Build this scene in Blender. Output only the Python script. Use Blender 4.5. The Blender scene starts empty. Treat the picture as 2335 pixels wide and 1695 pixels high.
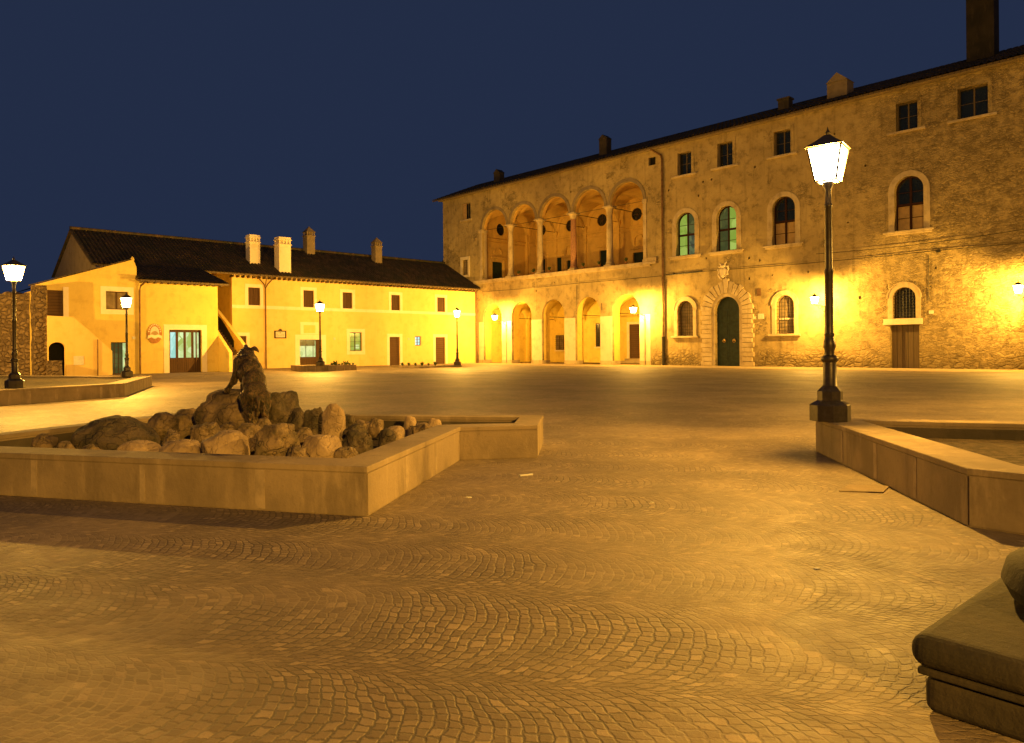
import bpy, bmesh, math, random
from mathutils import Vector, Matrix, noise
from mathutils.geometry import tessellate_polygon
R = math.radians
scene = bpy.context.scene
col = scene.collection

# ------------------------------------------------------------ camera, world, exposure
cam_d = bpy.data.cameras.new('camera')
cam = bpy.data.objects.new('camera', cam_d); col.objects.link(cam)
cam.location = (0, 0, 1.4)
cam.rotation_euler = (R(90), .0087, 0)
cam_d.sensor_width = 36.0
cam_d.lens = 25.76
cam_d.shift_y = -0.0225
cam_d.clip_start = 0.05
cam_d.clip_end = 2000
scene.camera = cam

world = bpy.data.worlds.new('World'); scene.world = world
world.use_nodes = True
wn = world.node_tree; wn.nodes.clear()
w_out = wn.nodes.new('ShaderNodeOutputWorld')
w_bg = wn.nodes.new('ShaderNodeBackground')
w_sky = wn.nodes.new('ShaderNodeTexSky')
w_sky.sky_type = 'NISHITA'; w_sky.sun_disc = False
w_sky.sun_elevation = R(-4); w_sky.sun_rotation = R(200)
w_mix = wn.nodes.new('ShaderNodeMixRGB'); w_mix.blend_type = 'MIX'
w_mix.inputs[0].default_value = 0.985
w_mix.inputs[2].default_value = (0.27, 0.43, 1.00, 1)      # deep blue of a clear night sky after dusk
wn.links.new(w_sky.outputs[0], w_mix.inputs[1])
wn.links.new(w_mix.outputs[0], w_bg.inputs[0])
w_bg.inputs[1].default_value = 0.055
wn.links.new(w_bg.outputs[0], w_out.inputs[0])

scene.view_settings.view_transform = 'Standard'
scene.view_settings.look = 'None'
scene.view_settings.gamma = 1.0
scene.view_settings.use_curve_mapping = False
scene.view_settings.exposure = 0.14
try:
    scene.cycles.max_bounces = 6
    scene.cycles.diffuse_bounces = 3
    scene.cycles.glossy_bounces = 2
    scene.cycles.transparent_max_bounces = 12
    scene.cycles.caustics_reflective = False
    scene.cycles.caustics_refractive = False
    scene.cycles.sample_clamp_indirect = 3.0
    scene.cycles.use_denoising = True
    scene.cycles.use_light_tree = True
except Exception:
    pass
SODIUM = (1.0, 0.505, 0.064)
POST_W = 3300.0
WALL_W = 3700.0

# ------------------------------------------------------------ node helpers
class N:
    def __init__(self, name):
        self.mat = bpy.data.materials.new(name); self.mat.use_nodes = True
        self.t = self.mat.node_tree; self.t.nodes.clear()
        self.out = self.t.nodes.new('ShaderNodeOutputMaterial')
        self.co = None
    def obj(self):
        if self.co is None:
            self.co = self.t.nodes.new('ShaderNodeTexCoord').outputs['Object']
        return self.co
    def link(self, a, b):
        if hasattr(a, 'is_output'): self.t.links.new(a, b)
        else: b.default_value = a
    def m(self, op, a, b=0.0, c=0.0, clamp=False):
        n = self.t.nodes.new('ShaderNodeMath'); n.operation = op; n.use_clamp = clamp
        self.link(a, n.inputs[0]); self.link(b, n.inputs[1]); self.link(c, n.inputs[2])
        return n.outputs[0]
    def vm(self, op, a, b=(0, 0, 0)):
        n = self.t.nodes.new('ShaderNodeVectorMath'); n.operation = op
        self.link(a, n.inputs[0]); self.link(b, n.inputs[1]); return n.outputs[0]
    def sep(self, v):
        n = self.t.nodes.new('ShaderNodeSeparateXYZ'); self.link(v, n.inputs[0]); return n.outputs
    def comb(self, x, y, z=0.0):
        n = self.t.nodes.new('ShaderNodeCombineXYZ')
        for i, v in enumerate((x, y, z)): self.link(v, n.inputs[i])
        return n.outputs[0]
    def mapping(self, v, scale=(1, 1, 1), rot=(0, 0, 0), loc=(0, 0, 0)):
        n = self.t.nodes.new('ShaderNodeMapping'); self.link(v, n.inputs[0])
        n.inputs['Scale'].default_value = scale; n.inputs['Rotation'].default_value = rot
        n.inputs['Location'].default_value = loc; return n.outputs[0]
    def noise(self, v, scale, detail=4, rough=.55, dist=0.0):
        n = self.t.nodes.new('ShaderNodeTexNoise'); self.link(v, n.inputs['Vector'])
        n.inputs['Scale'].default_value = scale; n.inputs['Detail'].default_value = detail
        n.inputs['Roughness'].default_value = rough; n.inputs['Distortion'].default_value = dist
        return n.outputs[0]
    def vor(self, v, scale, feature='F1', rnd=1.0, out='Distance'):
        n = self.t.nodes.new('ShaderNodeTexVoronoi'); self.link(v, n.inputs['Vector'])
        n.feature = feature; n.inputs['Scale'].default_value = scale; n.inputs['Randomness'].default_value = rnd
        return n.outputs[out]
    def white(self, v):
        n = self.t.nodes.new('ShaderNodeTexWhiteNoise'); self.link(v, n.inputs['Vector']); return n.outputs['Value']
    def ramp(self, f, a, b, lo=0.0, hi=1.0):
        n = self.t.nodes.new('ShaderNodeMapRange'); n.clamp = True; n.interpolation_type = 'SMOOTHSTEP'
        self.link(f, n.inputs[0])
        for i, v in enumerate((a, b, lo, hi)): self.link(v, n.inputs[i + 1])
        return n.outputs[0]
    def mix(self, f, a, b, mode='MIX'):
        n = self.t.nodes.new('ShaderNodeMixRGB'); n.blend_type = mode
        self.link(f, n.inputs[0])
        for i, v in ((1, a), (2, b)):
            if hasattr(v, 'is_output'): self.t.links.new(v, n.inputs[i])
            else: n.inputs[i].default_value = (*v, 1) if len(v) == 3 else v
        return n.outputs[0]
    def bump(self, h, strength=1.0, dist=.02, normal=None):
        n = self.t.nodes.new('ShaderNodeBump'); self.link(h, n.inputs['Height'])
        n.inputs['Strength'].default_value = strength; n.inputs['Distance'].default_value = dist
        if normal is not None: self.t.links.new(normal, n.inputs['Normal'])
        return n.outputs[0]
    def pbr(self, color, rough=.8, normal=None, metal=0.0, spec=.3, emit=None, estr=0.0):
        p = self.t.nodes.new('ShaderNodeBsdfPrincipled')
        if hasattr(color, 'is_output'): self.t.links.new(color, p.inputs['Base Color'])
        else: p.inputs['Base Color'].default_value = (*color, 1)
        self.link(rough, p.inputs['Roughness']); p.inputs['Metallic'].default_value = metal
        p.inputs['Specular IOR Level'].default_value = spec
        if normal is not None: self.t.links.new(normal, p.inputs['Normal'])
        if emit is not None:
            if hasattr(emit, 'is_output'): self.t.links.new(emit, p.inputs['Emission Color'])
            else: p.inputs['Emission Color'].default_value = (*emit, 1)
            self.link(estr, p.inputs['Emission Strength'])
        self.t.links.new(p.outputs[0], self.out.inputs[0]); return self.mat

M = {}
def simple(name, c, rough=.7, var=.25, nscale=6, bump=.0, metal=0.0, spec=.3, bscale=30, bdist=.01):
    n = N(name); v = n.obj()
    f = n.noise(v, nscale, 5, .6)
    d = tuple(x * (1 - var) for x in c); l = tuple(min(1, x * (1 + var)) for x in c)
    cc = n.mix(n.ramp(f, .3, .7), d, l)
    nm = n.bump(n.noise(v, bscale, 4, .6), bump, bdist) if bump else None
    M[name] = n.pbr(cc, rough, nm, metal, spec); return M[name]

def plaster(name, light, mid, dark, rubble_z=None, streak=.35, bump=.6, worn=0.0, brick_x=None):
    n = N(name); v = n.obj(); s = n.sep(v)
    big = n.noise(v, .35, 5, .6); med = n.noise(v, 1.7, 6, .65); fine = n.noise(v, 14, 5, .7)
    c = n.mix(n.ramp(big, .35, .65), mid, light)
    c = n.mix(n.m('MULTIPLY', n.ramp(med, .45, .74), .75), c, dark)
    c = n.mix(n.m('MULTIPLY', n.ramp(fine, .5, .75), .35), c, dark)
    st = n.noise(n.mapping(v, (3.2, 3.2, .22)), 1.0, 5, .6)
    c = n.mix(n.m('MULTIPLY', n.ramp(st, .52, .72), streak), c, tuple(x * .55 for x in dark))
    h = n.m('ADD', n.m('MULTIPLY', med, .8), n.m('MULTIPLY', fine, .3))
    if worn:
        # flaked-off plaster with stonework showing
        mask = n.ramp(n.noise(n.mapping(v, loc=(7, 3, 1)), .55, 6, .7), .56, .64)
        if brick_x is not None:
            side = n.ramp(s[0], brick_x, brick_x + 9)
            mask = n.m('MAXIMUM', n.m('MULTIPLY', mask, worn), n.m('MULTIPLY', side, n.ramp(med, .3, .55)))
        else: mask = n.m('MULTIPLY', mask, worn)
        wv = n.vm('ADD', n.mapping(v, (1, 1, 2.3)), n.mix(1, (0, 0, 0), n.noise(v, 3, 3)))
        e = n.vor(wv, 3.3, 'DISTANCE_TO_EDGE')
        cellc = n.sep(n.vor(wv, 3.3, 'F1', 1, 'Color'))[0]
        stc = n.mix(cellc, tuple(x * .55 for x in dark), tuple(x * 1.0 for x in light))
        stc = n.mix(n.ramp(e, .0, .09), tuple(x * .5 for x in dark), stc)
        c = n.mix(n.m('MULTIPLY', mask, .55), c, stc)
        h = n.m('ADD', h, n.m('MULTIPLY', n.m('MULTIPLY', n.ramp(e, 0, .2), mask), .9))
    if rubble_z:
        zz = n.m('ADD', s[2], n.m('MULTIPLY', n.m('SUBTRACT', n.noise(v, .9, 5, .6), .5), 2.6))
        mk = n.ramp(zz, rubble_z - .9, rubble_z + .7, 1, 0)
        wv2 = n.vm('ADD', n.mapping(v, (1, 1, 1.5)), n.mix(.5, (0, 0, 0), n.noise(v, 2, 3)))
        e2 = n.vor(wv2, 2.6, 'DISTANCE_TO_EDGE')
        cc2 = n.sep(n.vor(wv2, 2.6, 'F1', 1, 'Color'))[1]
        rc = n.mix(cc2, tuple(x * .8 for x in dark), tuple(x * .8 for x in mid))
        rc = n.mix(n.ramp(e2, .0, .09), tuple(x * .55 for x in dark), rc)
        c = n.mix(n.m('MULTIPLY', mk, .75), c, rc)
        h = n.m('ADD', h, n.m('MULTIPLY', n.m('MULTIPLY', n.ramp(e2, 0, .25), mk), 2.0))
    M[name] = n.pbr(c, .9, n.bump(h, bump, .05), 0, .15); return M[name]

plaster('palace_plaster', (.45, .355, .185), (.34, .265, .135), (.155, .118, .066), rubble_z=.9, worn=.9, brick_x=33, bump=.8)
plaster('ruin_stone', (.34, .25, .17), (.24, .17, .11), (.12, .085, .06), rubble_z=9, bump=1.0)
plaster('yellow_plaster', (.82, .59, .24), (.78, .55, .20), (.70, .47, .15), streak=.12, bump=.15)
plaster('ochre_plaster', (.74, .57, .18), (.70, .52, .15), (.56, .39, .11), streak=.12, bump=.2)
plaster('portico_paint', (.82, .66, .18), (.78, .60, .15), (.62, .44, .11), streak=.15, bump=.15)
plaster('loggia_paint', (.68, .46, .15), (.62, .41, .13), (.44, .29, .10), streak=.2, bump=.2)
plaster('lime_wash', (.68, .60, .48), (.62, .54, .42), (.48, .40, .29), streak=.15, bump=.2)
plaster('pale_trim', (.84, .74, .60), (.80, .70, .55), (.72, .60, .42), streak=.05, bump=.1)
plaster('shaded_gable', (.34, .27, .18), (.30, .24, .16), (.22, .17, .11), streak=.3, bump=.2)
plaster('travertine', (.54, .45, .31), (.44, .355, .235), (.26, .20, .125), streak=.3, bump=.4)
plaster('cornice_stone', (.27, .215, .15), (.22, .175, .12), (.14, .11, .075), streak=.2, bump=.3)
simple('red_granite', (.30, .16, .10), .5, .3, 12, .3)
simple('iron', (.035, .032, .03), .5, .3, 10, .2, .6, .4)
simple('lamp_iron', (.055, .045, .035), .42, .25, 14, .15, .5, .45)
simple('pipe_copper', (.16, .09, .045), .55, .3, 4, .1, .3)
simple('door_green', (.012, .028, .024), .6, .3, 4, .3)
simple('brass', (.6, .42, .16), .35, .2, 8, 0, .9)
simple('soil', (.05, .036, .022), .95, .5, 9, 1.0, bscale=16, bdist=.05)
simple('glass_dark', (.012, .018, .02), .12, .2, 2, 0, 0, .6)
simple('leaf', (.05, .075, .025), .6, .4, 12)
simple('terracotta', (.36, .17, .06), .8, .2, 8, .2)
simple('white_paper', (.6, .58, .5), .8, .1)
simple('board_tan', (.40, .27, .13), .7, .15, 3, .1)
simple('curtain', (.22, .17, .11), .9, .3, 2)
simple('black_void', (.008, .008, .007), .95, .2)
simple('mortar_band', (.275, .215, .145), .9, .2, 7, .3)

def wood(name, c, planks=8.0, axis=0):
    n = N(name); v = n.obj(); s = n.sep(v)
    g = n.noise(n.mapping(v, (18, 18, 1.2) if axis == 0 else (1.2, 18, 18)), 1.0, 5, .6)
    cc = n.mix(g, tuple(x * .55 for x in c), tuple(x * 1.3 for x in c))
    fr = n.m('FRACT', n.m('MULTIPLY', s[0 if axis == 0 else 2], planks))
    gap = n.ramp(n.m('ABSOLUTE', n.m('SUBTRACT', fr, .5)), .42, .48)
    cc = n.mix(n.m('MULTIPLY', gap, .85), cc, tuple(x * .15 for x in c))
    M[name] = n.pbr(cc, .7, n.bump(n.m('SUBTRACT', g, gap), .5, .01), 0, .2)
wood('wood_brown', (.085, .045, .022), 7)
wood('wood_door', (.10, .055, .028), 5.5, 2)
wood('wood_old', (.13, .095, .06), 3.2)
wood('wood_red', (.12, .035, .018), .0001)

def lit(name, c1, c2, strength, scale=1.6):
    n = N(name); v = n.obj()
    f = n.vor(n.mapping(v, (1.6, 1, 1)), scale, 'F1', 1, 'Color'); f = n.sep(f)[0]
    c = n.mix(n.ramp(n.m('ADD', n.m('MULTIPLY', f, .6), n.m('MULTIPLY', n.noise(v, 3), .4)), .25, .75), c1, c2)
    M[name] = n.pbr((.02, .02, .02), .15, None, 0, .5, c, strength)
lit('lit_green', (.20, .30, .035), (.34, .46, .085), 1.0, 1.1)
lit('dim_green', (.035, .045, .012), (.075, .085, .022), 1.0, 1.4)
lit('lit_shop', (.34, .46, .10), (.66, .84, .42), 1.0, 2.2)
lit('lit_cyan', (.30, .65, .55), (.6, .95, .9), 1.0, 1.5)
lit('curtain_lit', (.42, .55, .20), (.60, .72, .32), 1.0, 3)
lit('lit_shade', (.035, .05, .03), (.09, .12, .05), 1.0, 3)

n = N('lantern_glass')
tr = n.t.nodes.new('ShaderNodeBsdfTransparent'); em = n.t.nodes.new('ShaderNodeEmission'); ad = n.t.nodes.new('ShaderNodeAddShader')
em.inputs[0].default_value = (1, .88, .60, 1); em.inputs[1].default_value = 14.0
n.t.links.new(tr.outputs[0], ad.inputs[0]); n.t.links.new(em.outputs[0], ad.inputs[1]); n.t.links.new(ad.outputs[0], n.out.inputs[0])
M['lantern_glass'] = n.mat

def mat_tiles():
    n = N('roof_tiles'); v = n.obj(); s = n.sep(v)
    idc = n.white(n.comb(n.m('FLOOR', n.m('MULTIPLY', s[0], 3.7)), n.m('FLOOR', n.m('MULTIPLY', s[1], 2.6)), 0))
    c = n.mix(idc, (.05, .042, .030), (.115, .078, .048))
    c = n.mix(n.m('MULTIPLY', n.ramp(n.noise(v, .8, 5, .65), .4, .65), .75), c, (.045, .048, .033))
    M['roof_tiles'] = n.pbr(c, .85, n.bump(n.noise(v, 25, 4), .4, .01), 0, .2)
mat_tiles()

def mat_cobble():
    n = N('cobblestones'); v = n.obj()
    wob = n.t.nodes.new('ShaderNodeTexNoise'); n.link(v, wob.inputs['Vector']); wob.inputs['Scale'].default_value = 2.6
    wob.inputs['Detail'].default_value = 2
    w2 = n.t.nodes.new('ShaderNodeTexNoise'); n.link(v, w2.inputs['Vector']); w2.inputs['Scale'].default_value = .5
    off = n.vm('ADD', n.vm('MULTIPLY', n.vm('SUBTRACT', wob.outputs['Color'], (.5, .5, .5)), (.09, .09, 0)),
               n.vm('MULTIPLY', n.vm('SUBTRACT', w2.outputs['Color'], (.5, .5, .5)), (.5, .5, 0)))
    v2 = n.vm('ADD', n.mapping(v, rot=(0, 0, R(9))), off)
    w3 = n.t.nodes.new('ShaderNodeTexNoise'); n.link(v, w3.inputs['Vector']); w3.inputs['Scale'].default_value = 13; w3.inputs['Detail'].default_value = 3
    v2 = n.vm('ADD', v2, n.vm('MULTIPLY', n.vm('SUBTRACT', w3.outputs['Color'], (.5, .5, .5)), (.038, .038, 0)))
    s = n.sep(v2); p, q = s[0], s[1]
    W = 1.02
    qs = n.m('DIVIDE', q, W); qi = n.m('FLOOR', qs)
    u = n.m('MULTIPLY', n.m('SUBTRACT', n.m('FRACT', qs), .5), W)
    par = n.m('MULTIPLY', n.m('MODULO', n.m('ABSOLUTE', qi), 2.0), .45)
    Rr = .60
    arc = n.m('SQRT', n.m('SUBTRACT', Rr * Rr, n.m('MULTIPLY', u, u)))
    pp = n.m('ADD', n.m('SUBTRACT', p, arc), par)
    row = .060
    rs = n.m('DIVIDE', pp, row); ri = n.m('FLOOR', rs); rf = n.m('FRACT', rs)
    ang = n.m('ARCSINE', n.m('DIVIDE', u, Rr))
    along = n.m('ADD', n.m('MULTIPLY', ang, Rr / .064), n.m('MULTIPLY', n.white(n.comb(ri, qi, 0)), 1.0))
    ai = n.m('FLOOR', along); af = n.m('FRACT', along)
    rid = n.white(n.comb(ri, n.m('ADD', ai, n.m('MULTIPLY', qi, 37.0)), 0))
    e = n.m('MINIMUM', n.m('SUBTRACT', .5, n.m('ABSOLUTE', n.m('SUBTRACT', rf, .5))),
            n.m('SUBTRACT', .5, n.m('ABSOLUTE', n.m('SUBTRACT', af, .5))))
    e = n.m('ADD', e, n.m('MULTIPLY', n.m('SUBTRACT', n.noise(v, 30, 4, .7), .5), .34))
    edge = n.ramp(e, .03, .16)                      # 0 joint, 1 stone
    # fan border rows, filled with pale mortar
    per = n.m('FRACT', n.m('DIVIDE', pp, row * 13))
    border = n.ramp(per, .90, .93)
    big = n.noise(v, .45, 4, .6); med = n.noise(v, 2.3, 5, .65)
    sand = n.ramp(n.noise(n.mapping(v, loc=(4, 9, 2)), .45, 6, .65), .42, .56)   # where joints are full of sand
    stone = n.mix(rid, (.135, .10, .066), (.225, .17, .113))
    stone = n.mix(n.m('MULTIPLY', n.ramp(rid, .88, .97), .55), stone, (.33, .25, .165))
    stone = n.mix(n.m('MULTIPLY', n.ramp(n.noise(v, 85, 3, .7), .5, .72), .4), stone, (.09, .068, .046))
    stone = n.mix(n.m('MULTIPLY', n.ramp(med, .45, .7), .5), stone, (.10, .08, .06))
    stone = n.mix(n.m('MULTIPLY', border, n.m('MULTIPLY', .40, n.ramp(med, .3, .6))), stone, (.27, .215, .155))
    joint = n.mix(sand, (.08, .062, .044), (.215, .165, .11))
    c = n.mix(edge, joint, stone)
    c = n.mix(n.m('MULTIPLY', n.ramp(big, .5, .66), .25), c, (.26, .198, .13))
    c = n.mix(n.m('MULTIPLY', n.ramp(big, .54, .34), .5), c, (.10, .076, .056))
    hgt = n.m('MULTIPLY', edge, n.m('SUBTRACT', 1.0, n.m('MULTIPLY', sand, .75)))
    hgt = n.m('ADD', hgt, n.m('ADD', n.m('MULTIPLY', n.noise(v, 60, 4, .7), .6), n.m('ADD', n.m('MULTIPLY', rid, .55), n.m('MULTIPLY', med, .9))))
    rough = n.m('ADD', .50, n.m('MULTIPLY', n.noise(v, 5, 4), .32))
    M['cobblestones'] = n.pbr(c, rough, n.bump(hgt, .7, .006), 0, .48)
mat_cobble()

def mat_block(name, c, dark, pale):
    n = N(name); v = n.obj()
    b = n.noise(v, 1.1, 5, .6); f = n.noise(v, 26, 5, .7); m_ = n.noise(n.mapping(v, (2, 2, .5)), 2.2, 5, .65)
    cc = n.mix(n.ramp(b, .35, .65), dark, c)
    cc = n.mix(n.m('MULTIPLY', n.ramp(m_, .52, .70), .6), cc, pale)
    cc = n.mix(n.m('MULTIPLY', n.ramp(n.noise(n.mapping(v, (1.3, 1.3, .35), loc=(5, 2, 8)), 2.0, 6, .7), .5, .7), .55), cc, tuple(x * .62 for x in dark))
    cc = n.mix(n.m('MULTIPLY', n.ramp(f, .55, .75), .35), cc, tuple(x * .6 for x in dark))
    M[name] = n.pbr(cc, .82, n.bump(n.m('ADD', f, n.m('MULTIPLY', b, 1.5)), .5, .012), 0, .25)
mat_block('peperino', (.26, .20, .13), (.175, .135, .09), (.34, .265, .175))
mat_block('dark_stone', (.02, .018, .014), (.011, .010, .008), (.03, .026, .02))
mat_block('pale_paving', (.42, .33, .21), (.33, .255, .16), (.46, .36, .24))
mat_block('dark_brown_stone', (.085, .068, .048), (.05, .042, .03), (.12, .095, .065))
mat_block('basalt_slab', (.034, .028, .021), (.018, .016, .013), (.055, .043, .030))

def mat_rock(name, c, dark, moss):
    n = N(name); v = n.obj()
    b = n.noise(v, 3.0, 6, .65, .4); f = n.noise(v, 20, 6, .7)
    cc = n.mix(n.ramp(b, .35, .62), dark, c)
    cc = n.mix(n.m('MULTIPLY', n.ramp(n.noise(n.mapping(v, loc=(3, 1, 5)), 6, 5, .7), .5, .68), .6), cc, moss)
    cc = n.mix(n.m('MULTIPLY', n.ramp(f, .5, .75), .5), cc, tuple(x * .5 for x in dark))
    cr = n.vor(n.vm('ADD', v, n.mix(.5, (0, 0, 0), n.noise(v, 4, 3))), 4.5, 'DISTANCE_TO_EDGE')
    h = n.m('ADD', n.m('ADD', b, n.m('MULTIPLY', f, .5)), n.m('MULTIPLY', n.ramp(cr, 0, .05), .3))
    M[name] = n.pbr(cc, .9, n.bump(h, 1.0, .05 if name != 'rock_smooth' else .02), 0, .2)
mat_rock('rock_rough', (.25, .18, .11), (.105, .078, .052), (.08, .07, .042))
mat_rock('rock_smooth', (.34, .25, .155), (.22, .16, .105), (.24, .17, .105))
mat_rock('rock_dark', (.12, .09, .06), (.05, .043, .032), (.05, .048, .03))
n = N('bronze'); v = n.obj()
f = n.noise(n.mapping(v, (22, 22, 6)), 3, 6, .7, .6)
n.pbr(n.mix(n.ramp(f, .4, .65), (.022, .03, .024), (.20, .125, .065)), n.m('ADD', .30, n.m('MULTIPLY', f, .25)), n.bump(f, 1.0, .035), .75, .5)
M['bronze'] = n.mat

# ------------------------------------------------------------ mesh helpers
def tag(o, label=None, cat=None, group=None, kind=None):
    if label: o['label'] = label
    if cat: o['category'] = cat
    if group: o['group'] = group
    if kind: o['kind'] = kind
    return o
def empty(name, loc=(0, 0, 0), rz=0.0, label=None, cat=None, group=None):
    o = bpy.data.objects.new(name, None); col.objects.link(o)
    o.location = loc; o.rotation_euler = (0, 0, rz); o.empty_display_size = .3
    return tag(o, label, cat, group)
class MB:
    def __init__(self): self.v = []; self.f = []
    def add(self, vs, fs):
        b = len(self.v); self.v += [tuple(p) for p in vs]; self.f += [tuple(b + i for i in f) for f in fs]; return self
    def box(self, x0, x1, y0, y1, z0, z1):
        vs = [(x0, y0, z0), (x1, y0, z0), (x1, y1, z0), (x0, y1, z0), (x0, y0, z1), (x1, y0, z1), (x1, y1, z1), (x0, y1, z1)]
        return self.add(vs, [(0, 3, 2, 1), (4, 5, 6, 7), (0, 1, 5, 4), (1, 2, 6, 5), (2, 3, 7, 6), (3, 0, 4, 7)])
    def lathe(self, cx, cy, prof, seg=16, rot=0.0, squash=(1, 1)):
        vs = []; fs = []
        for r, z in prof:
            for k in range(seg):
                a = rot + 2 * math.pi * k / seg; vs.append((cx + r * math.cos(a) * squash[0], cy + r * math.sin(a) * squash[1], z))
        for i in range(len(prof) - 1):
            for k in range(seg):
                a = i * seg + k; b = i * seg + (k + 1) % seg; fs.append((a, b, b + seg, a + seg))
        fs.append(tuple(range(seg - 1, -1, -1))); fs.append(tuple(range((len(prof) - 1) * seg, len(prof) * seg)))
        return self.add(vs, fs)
    def tube(self, pts, r, seg=8):
        pts = [Vector(p) for p in pts]; vs = []; fs = []
        for i, p in enumerate(pts):
            d = (pts[min(i + 1, len(pts) - 1)] - pts[max(i - 1, 0)]).normalized()
            a = d.orthogonal().normalized() if abs(d.z) < .9 else Vector((1, 0, 0)).cross(d).normalized()
            if abs(d.z) < .9: a = Vector((0, 0, 1)).cross(d).normalized()
            b = d.cross(a)
            rr = r[i] if isinstance(r, (list, tuple)) else r
            for k in range(seg):
                t = 2 * math.pi * k / seg; vs.append(p + a * math.cos(t) * rr + b * math.sin(t) * rr)
        for i in range(len(pts) - 1):
            for k in range(seg):
                q = i * seg + k; w = i * seg + (k + 1) % seg; fs.append((q, w, w + seg, q + seg))
        fs.append(tuple(range(seg - 1, -1, -1))); fs.append(tuple(range((len(pts) - 1) * seg, len(pts) * seg)))
        return self.add(vs, fs)
    def panel(self, loops, y0, y1):
        """vertical slab in the XZ plane from y0 (front) to y1, first loop outer, others holes"""
        tri = tessellate_polygon([[Vector((x, z, 0)) for x, z in lp] for lp in loops])
        flat = [p for lp in loops for p in lp]; n_ = len(flat)
        vs = [(x, y0, z) for x, z in flat] + [(x, y1, z) for x, z in flat]; fs = []
        for t in tri:
            a, b, c = (flat[i] for i in t)
            cr = (b[0] - a[0]) * (c[1] - a[1]) - (b[1] - a[1]) * (c[0] - a[0])
            t = tuple(t) if cr > 0 else tuple(reversed(t))
            fs.append(t); fs.append(tuple(n_ + i for i in reversed(t)))
        o = 0
        for li, lp in enumerate(loops):
            area = sum(lp[i][0] * lp[(i + 1) % len(lp)][1] - lp[(i + 1) % len(lp)][0] * lp[i][1] for i in range(len(lp)))
            ccw = (area > 0) == (li == 0)
            for i in range(len(lp)):
                a = o + i; b = o + (i + 1) % len(lp)
                fs.append((a, a + n_, b + n_, b) if ccw else (a, b, b + n_, a + n_))
            o += len(lp)
        return self.add(vs, fs)
    def slab(self, loops, z0, z1):
        """horizontal slab from plan loops"""
        b = len(self.v); tmp = MB(); tmp.panel(loops, 0, 1)
        vs = [(x, z, z1 if y < .5 else z0) for x, y, z in tmp.v]
        return self.add(vs, tmp.f)
    def build(self, name, mat, parent=None, smooth=False, bevel=0.0, seg=2):
        me = bpy.data.meshes.new(name); me.from_pydata(self.v, [], self.f); me.update()
        me.materials.append(M[mat] if isinstance(mat, str) else mat)
        o = bpy.data.objects.new(name, me); col.objects.link(o)
        if smooth:
            for p in me.polygons: p.use_smooth = True
            try: me.set_sharp_from_angle(angle=R(40))
            except Exception: pass
        if bevel:
            m_ = o.modifiers.new('bevel', 'BEVEL'); m_.width = bevel; m_.segments = seg; m_.limit_method = 'ANGLE'; m_.angle_limit = R(50)
        if parent: o.parent = parent
        return o
def rect(x0, x1, z0, z1): return [(x0, z0), (x1, z0), (x1, z1), (x0, z1)]
def arch(x0, x1, z0, z1, seg=16, rise=None):
    r = (x1 - x0) / 2; rise = r if rise is None else rise; cx = (x0 + x1) / 2; zs = z1 - rise
    p = [(x0, z0), (x1, z0)]
    for k in range(seg + 1):
        a = math.pi * k / seg; p.append((cx + r * math.cos(a), zs + rise * math.sin(a)))
    return p
def half_ring(cx, zs, r0, r1, seg=18):
    o = [(cx + r1 * math.cos(math.pi * k / seg), zs + r1 * math.sin(math.pi * k / seg)) for k in range(seg + 1)]
    i = [(cx + r0 * math.cos(math.pi * k / seg), zs + r0 * math.sin(math.pi * k / seg)) for k in range(seg, -1, -1)]
    return o + i
def P(loops, y0, y1, name, mat, parent=None, **k): return MB().panel(loops, y0, y1).build(name, mat, parent, **k)
def copy_tree(o, parent=None):
    c = o.copy(); col.objects.link(c)
    if parent is not None: c.parent = parent
    for ch in list(o.children): copy_tree(ch, c)
    return c
def fbm(p, oct=4):
    a = 1.0; s = 0.0; q = Vector(p)
    for _ in range(oct): s += a * noise.noise(q); q = q * 2.03 + Vector((3.1, 1.7, 5.2)); a *= .5
    return s

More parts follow.
